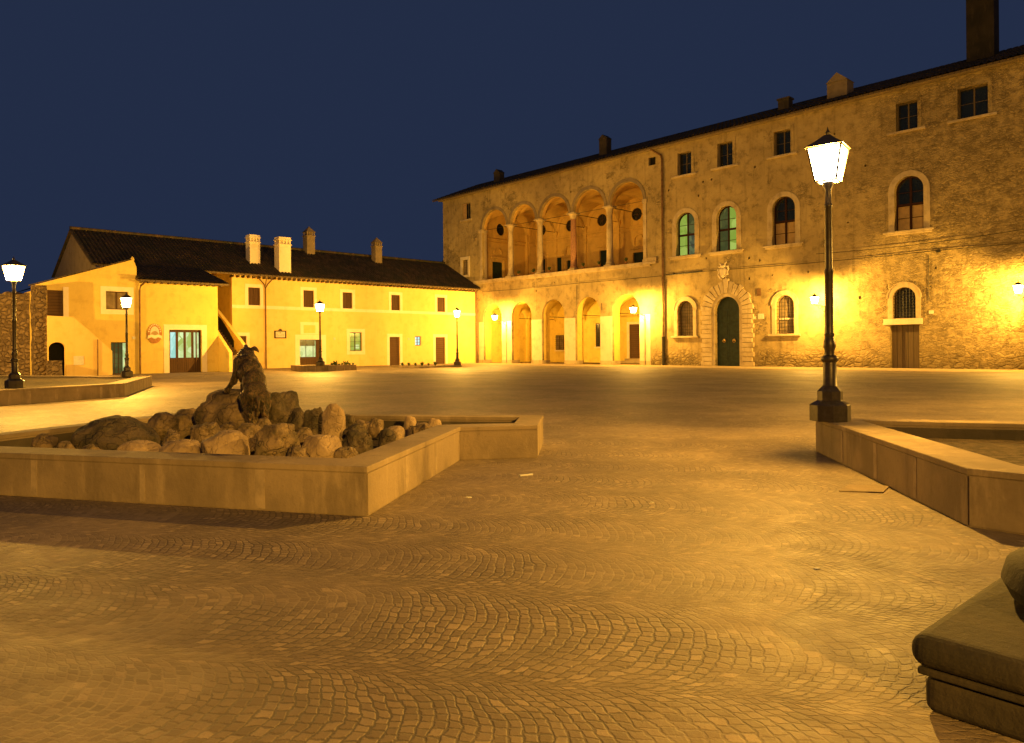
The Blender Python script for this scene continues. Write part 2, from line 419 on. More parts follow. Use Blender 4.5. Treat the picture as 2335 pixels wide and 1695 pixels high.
def tile_roof(parent, x0, x1, y0, z0, y1, z1, pitch=.27, row=.40, name='roof', extra=None, skew=0.0):
    """barrel-tile slope rising from (y0,z0) to (y1,z1), running x0..x1"""
    L = math.hypot(y1 - y0, z1 - z0); dy = (y1 - y0) / L; dz = (z1 - z0) / L; ny_, nz_ = -dz, dy
    cols = int((x1 - x0) / pitch); sub = 6; rows = int(L / row)
    prof = [0, .6, .93, 1.0, .75, .15]
    nx = cols * sub + 1; vs = []; fs = []; k = 0
    for r_ in range(rows):
        for e in (0, 1):
            t = (r_ + e) * L / rows; lift = .045 if e == 0 else .010
            for i in range(nx):
                ci = i // sub
                jig = .012 * noise.noise(Vector((ci * 1.7, r_ * 2.3, 0)))
                hh = prof[i % sub] * .085 + lift + jig
                jx = .02 * noise.noise(Vector((ci * .9, r_ * 1.1, 7)))
                tt = t + (.05 * noise.noise(Vector((ci * 2.1, r_ * 1.3, 3))) if e == 0 else 0) - (.06 if e == 0 else 0)
                vs.append((x0 + i * (x1 - x0) / (nx - 1) + jx, y0 + dy * tt + ny_ * hh, z0 + dz * tt + nz_ * hh))
        for i in range(nx - 1):
            a = (2 * r_) * nx + i; fs.append((a, a + 1, a + 1 + nx, a + nx))
            if r_ == 0: pass
            else:
                b = (2 * r_ - 1) * nx + i; fs.append((b, b + 1, a + 1, a))
    m_ = MB(); m_.add(vs, fs)
    o = m_.build(name, 'roof_tiles', parent)
    d = MB()
    th = .12
    d.add([(x0, y0, z0), (x1, y0, z0), (x1, y1, z1), (x0, y1, z1), (x0, y0, z0 - th), (x1, y0, z0 - th), (x1, y1, z1 - th), (x0, y1, z1 - th)],
          [(0, 1, 2, 3), (4, 7, 6, 5), (0, 4, 5, 1), (1, 5, 6, 2), (2, 6, 7, 3), (3, 7, 4, 0)])
    d.build('eaves_board', 'wood_old', o)
    return o

# frames of reference of the two building rows
PAL_RZ = math.atan2(-.7239, .6899)
BLD_RZ = PAL_RZ + math.pi / 2
K = (-3.48, 72.5, 0)

# ------------------------------------------------------------ ground
gm = MB(); gm.add([(-300, -200, 0), (300, -200, 0), (300, 300, 0), (-300, 300, 0)], [(0, 1, 2, 3)])
tag(gm.build('ground', 'cobblestones'), 'cobblestone paving of the square laid in overlapping fans', kind='structure')

# ------------------------------------------------------------ palace
pal = empty('palace', K, PAL_RZ, 'long three storey stone palace with loggia, arcade and rusticated portal', 'palace')
bays_u = [(.95, 4.38), (4.96, 8.25), (8.85, 12.3), (12.88, 16.3), (16.87, 20.2)]
bays_g = [(1.02, 3.66), (5.03, 7.66), (8.99, 11.71), (12.98, 15.74), (17.0, 19.76)]
ZS = 13.1
lo = [(.95, 8.12), (20.2, 8.12)]
for a, b in reversed(bays_u):
    r = (b - a) / 2; c = (a + b) / 2
    for k in range(19):
        t = math.pi * k / 18; lo.append((c + r * math.cos(t), ZS + r * .98 * math.sin(t)))
ga = [arch(a, b, -.15, 5.72) for a, b in bays_g]
big_w = [(23.25, 24.87), (26.67, 28.27), (30.94, 32.57), (38.77, 40.39)]
big = [arch(a, b, 8.28, 11.52) for a, b in big_w]
g_w = [(23.3, 24.68, 2.23, 4.87), (31.15, 32.45, 2.23, 4.84), (38.62, 39.92, 3.01, 4.88)]
gw = [arch(*w) for w in g_w]
sq_w = [(20.75, 21.41, 15.63, 16.27), (23.41, 24.63, 14.38, 16.07), (26.79, 28.02, 14.38, 16.1), (31.1, 32.3, 14.36, 16.0), (38.9, 40.1, 14.3, 15.98), (42.2, 43.7, 14.28, 16.0)]
sw = [rect(*w) for w in sq_w]
lw = [rect(-2.04, -.78, 14.4, 16.02), rect(-2.06, -1.24, 8.84, 10.35)]
door = arch(26.48, 28.46, -.15, 4.99)
d3 = rect(38.46, 40.08, -.15, 2.62)
random.seed(5)
put = []
for (x, z) in [(22.6, 13.4), (25.6, 13.55), (26.3, 13.6), (29.7, 13.9), (30.0, 7.35), (29.2, 6.15), (30.9, 6.25), (33.4, 6.3), (36.7, 4.4), (25.8, 7.9), (25.2, 12.6), (16.6, 15.4), (12.6, 14.9), (8.5, 14.8), (4.7, 14.6), (37.1, 12.6), (36.0, 9.2), (10.6, 7.2), (41.0, 5.9), (29.2, 7.6), (23.0, 7.0), (35.2, 15.0), (8.3, 6.6), (2.0, 6.4)]:
    w_ = random.uniform(.05, .08); put.append([(x - w_, z - w_ * 1.2), (x + w_, z - w_), (x + w_ * .8, z + w_ * 1.3), (x - w_, z + w_)])
outer = [(-5.2, -.4), (62, -.4), (62, 16.75), (-5.2, 16.75)]
P([outer, lo] + ga + big + gw + sw + lw + [door, d3] + put, 0, .25, 'wall', 'palace_plaster', pal)
# masonry behind the plastered face, closes putlog holes and gives the openings their depth
P([[(20.8, -.4), (62, -.4), (62, 16.8), (20.8, 16.8)]] + big + gw + sw[1:] + [door, d3], .252, .62, 'inner_wall', 'palace_plaster', pal)
P([[(-5.2, 7.2), (.45, 7.2), (.45, 16.8), (-5.2, 16.8)]] + lw, .252, .6, 'inner_wall', 'palace_plaster', pal)
P([[(.35, -.4), (20.8, -.4), (20.8, 7.95), (.35, 7.95)]] + ga, .252, 1.0, 'arcade_inner_wall', 'portico_paint', pal)
up = [(.45, ZS)] + [(x, z) for x, z in reversed(lo[2:])] + [(20.75, ZS), (20.75, 16.8), (.45, 16.8)]
P([up], .252, .62, 'loggia_inner_wall', 'loggia_paint', pal)
MB().box(-5.2, -4.8, .26, 12, -.3, 16.8).box(61.5, 62, .63, 12, -.3, 16.8).box(-5.2, 62, 12.01, 12.4, -.3, 16.8).build('side_wall', 'palace_plaster', pal)
# battered foot of the left corner
MB().add([(-5.21, 1.2, 0), (-5.21, 2.6, 0), (-8.2, 2.6, 0), (-8.2, 1.2, 0), (-5.21, 1.2, 12.2), (-5.21, 2.6, 12.2), (-7.2, 2.6, 10.6), (-7.2, 1.2, 10.6)],
         [(0, 1, 2, 3), (4, 7, 6, 5), (0, 4, 5, 1), (1, 5, 6, 2), (2, 6, 7, 3), (3, 7, 4, 0)]).build('buttress', 'palace_plaster', pal)
# interior of arcade (ground) and loggia (above)
P([rect(.1, 20.9, -.4, 7.9)], 6.5, 6.8, 'arcade_back_wall', 'portico_paint', pal)
MB().box(.1, .34, 1.01, 6.49, -.3, 7.9).build('arcade_end_wall', 'portico_paint', pal); MB().box(20.81, 21.05, 1.01, 6.49, -.3, 7.9).build('arcade_end_wall', 'portico_paint', pal)
MB().box(.1, 21.0, .26, 7.0, 7.952, 8.1).build('loggia_floor', 'travertine', pal)
ocu = [2.65, 6.6, 10.6, 14.65, 18.55]
def circ(cx, cz, r, seg=24): return [(cx + r * math.cos(2 * math.pi * k / seg), cz + r * math.sin(2 * math.pi * k / seg)) for k in range(seg)]
lg_doors = [(4.75, 5.45, 8.1, 10.45), (6.15, 6.85, 8.4, 10.05), (10.35, 11.25, 8.1, 10.6), (14.25, 15.5, 8.1, 10.0), (2.2, 3.2, 8.1, 10.5), (18.3, 19.4, 8.1, 10.2)]
P([rect(.2, 20.9, 8.1, 16.0)] + [circ(c, 13.48, .58) for c in ocu] + [rect(*d) for d in lg_doors], 6.6, 6.9, 'loggia_back_wall', 'loggia_paint', pal)
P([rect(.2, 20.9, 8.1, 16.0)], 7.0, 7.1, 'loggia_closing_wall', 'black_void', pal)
def wall_x(mb, x0, x1, loops):
    t = MB().panel(loops, 0, 1)
    mb.add([(x0 if y > .5 else x1, x, z) for x, y, z in t.v], [tuple(reversed(f)) for f in t.f]); return mb
ew = MB(); wall_x(ew, .2, .44, [rect(.63, 6.59, 8.1, 16.0), circ(3.0, 13.45, .62), arch(1.75, 3.25, 8.11, 10.15, 8, .05)])
ew.build('loggia_end_wall', 'loggia_paint', pal)
ew = MB(); wall_x(ew, 20.76, 21.0, [rect(.63, 6.59, 8.1, 16.0)]); ew.build('loggia_end_wall', 'loggia_paint', pal)
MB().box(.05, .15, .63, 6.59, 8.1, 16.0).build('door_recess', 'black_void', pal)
tr_ = MB()
for y0_, y1_, z0_, z1_, pr in ((.7, 6.5, 12.28, 12.42, .14), (.7, 6.5, 12.0, 12.08, .07), (1.5, 3.5, 10.45, 10.6, .22), (1.6, 3.4, 10.62, 10.7, .14), (1.5, 1.72, 8.1, 10.3, .07), (3.28, 3.5, 8.1, 10.3, .07)):
    tr_.box(.44, .44 + pr, y0_, y1_, z0_, z1_)
t2 = MB()
for x, y, z in MB().panel([half_ring(2.5, 10.95, .45, .58, 10)], 0, 1).v: t2.v.append((.44 + .1 * (1 - y), x, z))
t2.f = [tuple(reversed(f)) for f in MB().panel([half_ring(2.5, 10.95, .45, .58, 10)], 0, 1).f]
tr_.add(t2.v, t2.f); tr_.build('door_surround', 'loggia_paint', pal)
def groin(x0, x1, y0, y1, zs, rise, n_=14):
    vs = []; fs = []
    for j in range(n_ + 1):
        for i in range(n_ + 1):
            a = -1 + 2 * i / n_; b = -1 + 2 * j / n_
            h = max(math.sqrt(max(0, 1 - a * a)), math.sqrt(max(0, 1 - b * b)))
            vs.append((x0 + (x1 - x0) * i / n_, y0 + (y1 - y0) * j / n_, zs + rise * h))
    for j in range(n_):
        for i in range(n_):
            q = j * (n_ + 1) + i; fs.append((q, q + n_ + 1, q + n_ + 2, q + 1))
    return vs, fs
xb = [.44, 4.67, 8.55, 12.59, 16.58, 20.76]
vm = MB(); gmv = MB()
for a, b in zip(xb, xb[1:]):
    vm.add(*groin(a, b, .63, 6.6, 12.95, 2.0)); gmv.add(*groin(a, b, 1.0, 6.5, 3.9, 2.0))
vm.build('loggia_vault', 'loggia_paint', pal, smooth=True); gmv.build('arcade_vault', 'portico_paint', pal, smooth=True)
MB().box(.3, 20.9, .7, 6.59, 15.3, 15.4).build('loggia_vault_cap', 'loggia_paint', pal)
rb = MB()
for x in xb[1:-1]:   # corbels, wall strips and door cases on the loggia back wall
    rb.box(x - .16, x + .16, 6.5, 6.598, 8.1, 13.0); rb.box(x - .26, x + .26, 6.4, 6.598, 12.75, 13.05)
rb.box(.45, .78, 6.4, 6.598, 8.1, 13.2).box(.45, 20.7, 6.47, 6.598, 12.32, 12.45).box(.45, 20.7, 6.53, 6.598, 12.0, 12.06)
for a, b, z0_, z1_ in lg_doors:
    rb.box(a - .17, a - .002, 6.53, 6.598, z0_, z1_ + .17).box(b + .002, b + .17, 6.53, 6.598, z0_, z1_ + .17).box(a, b, 6.53, 6.598, z1_, z1_ + .17)
    rb.box(a - .25, b + .25, 6.44, 6.598, z1_ + .3, z1_ + .42)
for c in ocu:
    rb.panel([half_ring(c, 13.1, 1.5, 1.62, 16)], 6.55, 6.598)
for c in (14.87, 6.5):
    rb.panel([arch(c - .55, c + .55, 10.55, 11.65), arch(c - .40, c + .40, 10.65, 11.5)], 6.50, 6.598)
rb.build('wall_moulding', 'loggia_paint', pal)
for c in ocu:
    f = P([circ(c, 13.48, .58), circ(c, 13.48, .52)], 6.66, 6.72, 'oculus_window', 'wood_brown', pal)
    MB().panel([circ(c, 13.48, .53)], 6.74, 6.76).build('pane', 'glass_dark', f)
    MB().box(c - .02, c + .02, 6.69, 6.735, 12.96, 14.0).box(c - .52, c + .52, 6.695, 6.733, 13.46, 13.50).build('glazing_bar', 'wood_brown', f)
for a, b, z0_, z1_ in lg_doors: MB().box(a + .002, b - .002, 6.72, 6.78, z0_, z1_ - .003).build('door_leaf', 'door_green', pal)
MB().box(.22, .26, 1.76, 3.24, 8.11, 10.14).build('door_leaf', 'door_green', pal)
# columns
def column(cx, mat):
    zb, zt = 8.12, 13.1
    m_ = MB().lathe(cx, .31, [(.30, zb + .22), (.34, zb + .25), (.36, zb + .30), (.33, zb + .35), (.29, zb + .40), (.275, zb + .9), (.27, zb + 2.2), (.235, zt - .62), (.27, zt - .6), (.27, zt - .55)], 20)
    o = m_.build('column', mat, pal, smooth=True)
    MB().box(cx - .38, cx + .38, -.07, .69, zb, zb + .12).lathe(cx, .31, [(.36, zb + .121), (.40, zb + .16), (.38, zb + .2), (.33, zb + .22)], 20).build('column_base', 'travertine', o, smooth=True)
    MB().lathe(cx, .31, [(.25, zt - .549), (.28, zt - .45), (.31, zt - .3), (.37, zt - .19), (.43, zt - .12)], 12).box(cx - .42, cx + .42, -.11, .73, zt - .119, zt - .002).build('capital', 'travertine', o, smooth=True)
for cx, mt in ((4.67, 'travertine'), (8.55, 'travertine'), (12.59, 'red_granite'), (16.58, 'travertine')): column(cx, mt)
MB().box(.62, .948, -.06, .62, 8.12, 13.0).box(.56, .99, -.12, .66, 12.75, 13.08).box(.56, .99, -.12, .66, 8.121, 8.32).build('half_pillar', 'travertine', pal, bevel=.01)
MB().box(20.202, 20.52, -.06, .62, 8.12, 13.0).box(20.16, 20.58, -.12, .66, 12.75, 13.08).box(20.16, 20.58, -.12, .66, 8.121, 8.32).build('half_pillar', 'travertine', pal, bevel=.01)
for i, (a, b) in enumerate(bays_u):
    P([half_ring((a + b) / 2, ZS, (b - a) / 2 + .003, (b - a) / 2 + .27)], -.045 - .003 * (i % 2), .0 - .002, 'arch_moulding', 'cornice_stone', pal)
MB().box(-.3, 20.9, -.16, .0 - .002, 7.86, 8.12).box(-.3, 20.9, -.10, -.002, 7.76, 7.858).build('ledge', 'travertine', pal, bevel=.02)
MB().box(20.25, 21.5, -.22, -.165, 7.9, 8.1).box(20.6, 21.5, -.2, -.002, 8.122, 8.42).build('ledge_block', 'travertine', pal, bevel=.02)
for x in xb[1:-1]: MB().tube([(x, .6, 13.02), (x, 6.5, 13.02)], .028, 6).build('tie_rod', 'iron', pal)
for x in [4.35, 8.33, 12.35, 16.37]: MB().tube([(x, .9, 4.28), (x, 6.5, 4.28)], .028, 6).build('tie_rod', 'iron', pal)
MB().tube([(.7, .2, 13.0), (20.4, .2, 13.0)], .02, 6).build('tie_rod', 'iron', pal)
# lime-washed piers of the arcade
pm = [(.36, 1.018), (3.662, 5.028), (7.662, 8.988), (11.712, 12.978), (15.742, 16.998), (19.762, 20.8)]
for a, b in pm:
    MB().box(a, b, -.022, 1.02, .32, 4.0).build('pier', 'lime_wash', pal, bevel=.012)
    MB().box(a - .015, b + .015, -.05, 1.04, 0, .318).build('pier_foot', 'travertine', pal, bevel=.015)
# doors and windows at the back of the arcade
def window_rect(parent, x0, x1, z0, z1, y, pane='glass_dark', frame='wood_brown', bars=(1, 2), name='window', grille=False, fw=.055):
    """casement standing in an opening, front at y"""
    f = P([rect(x0, x1, z0, z1), rect(x0 + fw, x1 - fw, z0 + fw, z1 - fw)], y, y + .06, name, frame, parent)
    MB().box(x0 + fw + .001, x1 - fw - .001, y + .03, y + .04, z0 + fw + .001, z1 - fw - .001).build('pane', pane, f)
    b = MB(); nv, nh = bars
    for k in range(1, nv + 1):
        x = x0 + (x1 - x0) * k / (nv + 1); w = .04 if nv == 1 else .018; b.box(x - w, x + w, y - .004, y + .028, z0 + fw, z1 - fw)
    for k in range(1, nh + 1):
        z = z0 + (z1 - z0) * k / (nh + 1); b.box(x0 + fw, x1 - fw, y + .002, y + .0265, z - .014, z + .014)
    if b.v: b.build('glazing_bar', frame, f)
    if grille:
        g = MB(); nx = max(3, int((x1 - x0) / .17)); nz = max(3, int((z1 - z0) / .2))
        for k in range(1, nx): g.tube([(x0 + (x1 - x0) * k / nx, y - .12, z0), (x0 + (x1 - x0) * k / nx, y - .12, z1)], .012, 5)
        for k in range(1, nz): g.tube([(x0, y - .125, z0 + (z1 - z0) * k / nz), (x1, y - .125, z0 + (z1 - z0) * k / nz)], .011, 5)
        g.build('grille', 'iron', f)
    return f
w = window_rect(pal, 4.7, 5.75, 1.22, 2.68, 6.40, 'curtain', grille=True)
MB().box(4.55, 5.9, 6.36, 6.498, 1.08, 1.2).build('sill', 'pale_trim', w)
w = window_rect(pal, 9.9, 10.95, 1.5, 3.72, 6.40, 'glass_dark', grille=True)
MB().box(9.75, 11.1, 6.36, 6.498, 1.36, 1.49).build('sill', 'pale_trim', w)
dr = MB().box(13.9, 15.35, 6.40, 6.46, .4, 3.5).build('arcade_door', 'wood_door', pal)
MB().box(13.62, 13.898, 6.34, 6.499, .4, 3.72).box(15.352, 15.6, 6.34, 6.499, .4, 3.72).box(13.9, 15.35, 6.34, 6.499, 3.502, 3.72).build('door_frame', 'pale_trim', dr)
MB().box(13.4, 15.9, 5.6, 6.498, 0, .19).box(13.6, 15.7, 6.0, 6.497, .19, .39).build('step', 'travertine', dr, bevel=.01)
dr = MB().box(1.6, 2.6, 6.44, 6.497, .0, 2.3).build('arcade_door', 'wood_door', pal)
# big arched windows of the first floor
def arched_window(i, x0, x1):
    z0_, z1_ = 8.28, 11.52; y = .33; r = (x1 - x0) / 2; c = (x0 + x1) / 2
    f = P([arch(x0 + .002, x1 - .002, z0_ + .002, z1_ - .002), arch(x0 + .08, x1 - .08, z0_ + .09, z1_ - .08)], y, y + .07, 'arched_window', 'wood_red', pal)
    MB().box(c - .06, c + .06, y - .01, y + .05, z0_ + .09, z1_ - .08).box(x0 + .08, x1 - .08, y - .006, y + .052, 9.78, 9.93).build('glazing_bar', 'wood_red', f)
    tb = MB()
    for z in (9.06, 10.6): tb.box(x0 + .08, x1 - .08, y + .005, y + .048, z - .018, z + .018)
    tb.build('glazing_bar', 'wood_red', f)
    mats = [('lit_green', 'lit_shade', 'lit_green', 'dim_green'), ('dim_green', 'lit_green', 'dim_green', 'lit_green'), ('board_tan', 'board_tan', 'glass_dark', 'glass_dark'), ('board_tan', 'board_tan', 'glass_dark', 'glass_dark')][i]
    q = [arch(x0 + .08, x1 - .08, z0_ + .09, z1_ - .08)]
    P([rect(x0 + .08, c - .062, z0_ + .09, 9.778)], y + .053, y + .06, 'pane', mats[0], f)
    P([rect(c + .062, x1 - .08, z0_ + .09, 9.778)], y + .053, y + .06, 'pane', mats[1], f)
    full = arch(x0 + .081, x1 - .081, 9.932, z1_ - .081, 20)
    P([[p for p in full if p[0] <= c - .06] + [(c - .062, z1_ - .085), (c - .062, 9.932)] if False else sorted_left(full, c - .062)], y + .053, y + .06, 'pane', mats[2], f)
    P([sorted_right(full, c + .062)], y + .053, y + .06, 'pane', mats[3], f)
    P([arch(x0 - .34, x1 + .34, z0_ - .1, z1_ + .32), arch(x0 + .001, x1 - .001, z0_ - .2 + .2, z1_ - .001)], -.05, -.002, 'window_surround', 'travertine', f)
    MB().box(x0 - .62, x1 + .55, -.2, -.003, 8.16, 8.278).box(x0 - .5, x1 + .45, -.12, -.003, 8.04, 8.158).build('sill', 'travertine', f, bevel=.015)
def sorted_left(lp, xc):
    pts = [p for p in lp if p[0] < xc]; zt = max(p[1] for p in lp)
    arc = sorted([p for p in pts if p[1] > 9.94], key=lambda p: -p[0])
    return [(min(p[0] for p in lp), 9.932), (xc, 9.932), (xc, zt)] + arc
def sorted_right(lp, xc):
    zt = max(p[1] for p in lp); arc = sorted([p for p in lp if p[0] > xc and p[1] > 9.94], key=lambda p: -p[0])
    return [(xc, 9.932), (max(p[0] for p in lp), 9.932)] + arc + [(xc, zt)]
for i, (a, b) in enumerate(big_w): arched_window(i, a, b)
# grilled windows of the ground floor
for i, (x0, x1, z0_, z1_) in enumerate(g_w):
    y = .42; c = (x0 + x1) / 2
    f = P([arch(x0 + .002, x1 - .002, z0_ + .002, z1_ - .002), arch(x0 + .06, x1 - .06, z0_ + .06, z1_ - .06)], y, y + .05, 'grilled_window', 'wood_brown', pal)
    P([arch(x0 + .061, x1 - .061, z0_ + .061, z1_ - .061)], y + .02, y + .03, 'pane', ('curtain', 'curtain', 'glass_dark')[i], f)
    g = MB(); r = (x1 - x0) / 2; zs = z1_ - r
    for k in range(1, 7):
        x = x0 + (x1 - x0) * k / 7; zt = zs + math.sqrt(max(0, r * r - (x - c) ** 2)); g.tube([(x, .10, z0_), (x, .10, zt)], .014, 5)
    nz = 11
    for k in range(1, nz):
        z = z0_ + (z1_ - z0_) * k / nz; hw = r if z < zs else math.sqrt(max(.01, r * r - (z - zs) ** 2)); g.tube([(c - hw, .115, z), (c + hw, .115, z)], .012, 5)
    g.build('grille', 'iron', f)
    if i == 1: MB().box(x0 + .1, x1 - .2, .3, .31, 3.2, 3.3).build('paper_strip', 'white_paper', f)
    P([arch(x0 - .27, x1 + .27, z0_, z1_ + .27), arch(x0 + .001, x1 - .001, z0_ - .0 + .001, z1_ - .001)], -.06, -.002, 'window_surround', 'travertine', f)
    P([half_ring(c, z1_ - r, r + .271, r + .33)], -.09, -.003, 'hood_mould', 'travertine', f)
    if i < 2: MB().box(x0 - .5, x1 + .42, -.22, -.003, 2.08, 2.228).build('sill', 'travertine', f, bevel=.02)
# small top windows
for i, (x0, x1, z0_, z1_) in enumerate(sq_w):
    if i == 0:
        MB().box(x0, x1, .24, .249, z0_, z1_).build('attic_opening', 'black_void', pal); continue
    f = window_rect(pal, x0, x1, z0_, z1_, .34, 'glass_dark', 'wood_old', (1, 1), 'attic_window')
    P([rect(x0 - .22, x1 + .22, z0_ - .02, z1_ + .22), rect(x0 + .001, x1 - .001, z0_ - .019, z1_ - .001)], -.035, -.002, 'window_surround', 'palace_plaster', f)
    MB().box(x0 - .5, x1 + .45, -.15, -.003, z0_ - .16, z0_ - .021).build('sill', 'travertine', f, bevel=.02)
f = window_rect(pal, -2.04, -.78, 14.4, 16.02, .3, 'glass_dark', 'wood_old', (1, 0), 'attic_window')
MB().box(-1.95, -1.42, .02, .05, 14.42, 16.0).build('shutter', 'board_tan', f)
MB().box(-2.35, -.55, -.1, -.003, 14.22, 14.39).build('sill', 'travertine', f, bevel=.01)
f = window_rect(pal, -2.06, -1.24, 8.84, 10.35, .15, 'curtain', 'wood_old', (1, 5), 'attic_window')
P([rect(-2.4, -.95, 8.6, 10.66), rect(-2.059, -1.241, 8.841, 10.349)], -.04, -.002, 'window_surround', 'lime_wash', f)
# portal
C0, Z0, RI = 27.47, 4.0, 1.0
pr = P([arch(26.24, 28.70, 0, 5.23), arch(26.481, 28.459, -.1 + .1001, 4.989)], -.08, -.002, 'portal', 'travertine', pal)
vb = MB(); z = 0.0; k = 0
while z < 3.98:
    h = .335; w_ = .86 if k % 2 == 0 else .74
    for s_ in (-1, 1):
        a, b = (C0 + s_ * 1.235, C0 + s_ * (1.235 + w_)); vb.box(min(a, b), max(a, b), -.17, -.003, z + .018, min(z + h - .018, 4.0))
    z += h; k += 1
nv = 15
for k in range(nv):
    a0 = math.pi * k / nv + .016; a1 = math.pi * (k + 1) / nv - .016; r1 = 2.08 if k % 2 == 0 else 1.98
    if k == nv // 2: r1 = 2.26
    ri = 1.236; lp = []
    for t in range(4): a = a0 + (a1 - a0) * t / 3; lp.append((C0 + r1 * math.cos(a), Z0 + r1 * math.sin(a)))
    for t in range(3, -1, -1): a = a0 + (a1 - a0) * t / 3; lp.append((C0 + ri * math.cos(a), Z0 + ri * math.sin(a)))
    vb.panel([lp], -.22 if k == nv // 2 else -.17, -.003)
vb.build('voussoirs', 'travertine', pr, bevel=.03)
dl = MB()
for s_ in (-1, 1):
    x0, x1 = (C0 - .985, C0 - .006) if s_ < 0 else (C0 + .006, C0 + .985)
    lp = [(x0, 0), (x1, 0)]
    arc = [(C0 + .985 * math.cos(math.pi * k / 20), Z0 + .985 * math.sin(math.pi * k / 20)) for k in range(21)]
    ze = Z0 + math.sqrt(.985 ** 2 - .006 ** 2)
    lp += ([] if s_ > 0 else [(x1, ze)]) + [p for p in arc if x0 + .001 <= p[0] <= x1 - .001] + ([(x0, ze)] if s_ > 0 else [])
    leaf = P([lp], .3, .38, 'door_leaf', 'door_green', pr)
    pb = MB()
    for zz in (.25, 1.35, 2.3, 3.25): pb.box(x0 + .14, x1 - .14, .28, .299, zz, zz + .8)
    pb.build('door_panel', 'door_green', leaf, bevel=.01)
    kx = C0 + s_ * .39
    kn = MB().lathe(0, 0, [(.02, 0), (.10, .01), (.10, .03), (.05, .06)], 12)
    kn.v = [(kx + x, .30 - z - .0, 1.88 + y) for x, y, z in kn.v]
    ringp = [(kx + .11 * math.cos(t * math.pi / 8), .235, 1.82 + .12 * math.sin(t * math.pi / 8)) for t in range(17)]
    kn.tube(ringp, .02, 6); kn.build('knocker', 'brass', leaf, smooth=True)
# stone coat of arms over the portal
cr = MB()
sh = [(26.98, 6.98), (27.0, 6.62), (27.12, 6.42), (27.25, 6.32), (27.38, 6.42), (27.5, 6.62), (27.52, 6.98), (27.38, 7.04), (27.25, 7.0), (27.12, 7.04)]
cr.panel([sh], -.2, -.003)
cr.panel([[(x * .72 + 27.25 * .28, z * .72 + 6.7 * .28) for x, z in sh]], -.25, -.201)
for s_ in (-1, 1):
    cr.tube([(27.25 + s_ * .2, -.12, 7.1), (27.25 + s_ * .38, -.14, 7.16), (27.25 + s_ * .42, -.14, 6.95), (27.25 + s_ * .33, -.12, 6.78), (27.25 + s_ * .38, -.14, 6.58), (27.25 + s_ * .26, -.12, 6.34), (27.25 + s_ * .1, -.1, 6.22)], [.05, .06, .07, .05, .06, .05, .03], 8)
    cr.tube([(27.25 + s_ * .05, -.14, 7.1), (27.25 + s_ * .16, -.16, 7.32), (27.25 + s_ * .3, -.14, 7.5 - (.12 if s_ < 0 else 0))], [.07, .06, .03], 8)
cr.lathe(27.25, -.1, [(.1, 7.05), (.2, 7.12), (.22, 7.2), (.16, 7.26), (.02, 7.3)], 12)
cr.build('coat_of_arms', 'lime_wash', pal, smooth=True)
# door under the grilled window, right
dr = MB().box(38.47, 39.265, .30, .36, 0, 2.6).box(39.275, 40.07, .30, .36, 0, 2.6).build('old_door', 'wood_old', pal)
MB().box(38.1, 40.28, -.1, -.004, 2.63, 2.998).build('lintel', 'lime_wash', dr, bevel=.02)
# cables, pipes, small fittings on the front
dp = [(22.07, -.12, 0), (22.07, -.12, 15.9), (21.98, -.12, 16.2), (21.6, -.12, 16.45), (21.3, -.2, 16.7), (21.2, -.4, 16.8)]
pp_ = MB().tube(dp, .075, 10).build('drainpipe', 'pipe_copper', pal, smooth=True)
MB().lathe(22.07, -.12, [(.11, 0), (.11, 2.1), (.13, 2.12), (.13, 2.2), (.09, 2.22)], 12).build('pipe_foot', 'iron', pp_)
MB().box(29.8, 30.08, -.06, -.002, 4.9, 5.4).build('meter_box', 'pipe_copper', pal)
MB().box(29.84, 30.28, -.02, -.002, 3.3, 3.66).build('notice', 'white_paper', pal)
MB().box(29.45, 29.66, -.03, -.002, 3.28, 3.5).build('house_number', 'white_paper', pal)
MB().box(40.62, 40.88, -.03, -.002, 3.22, 3.42).build('house_number', 'white_paper', pal)
MB().box(41.05, 41.25, -.09, -.002, 6.78, 6.94).build('junction_box', 'iron', pal)
MB().tube([(40.62, -.03, 4.0), (40.62, -.03, 6.7)], .018, 6).tube([(15.95, -.04, 4.5), (15.95, -.04, 5.1)], .02, 6).tube([(13.2, -.03, 4.3), (13.2, -.03, 6.8)], .018, 6).tube([(22.3, -.05, 6.93), (25.5, -.05, 7.0)], .045, 6).build('conduit', 'iron', pal)
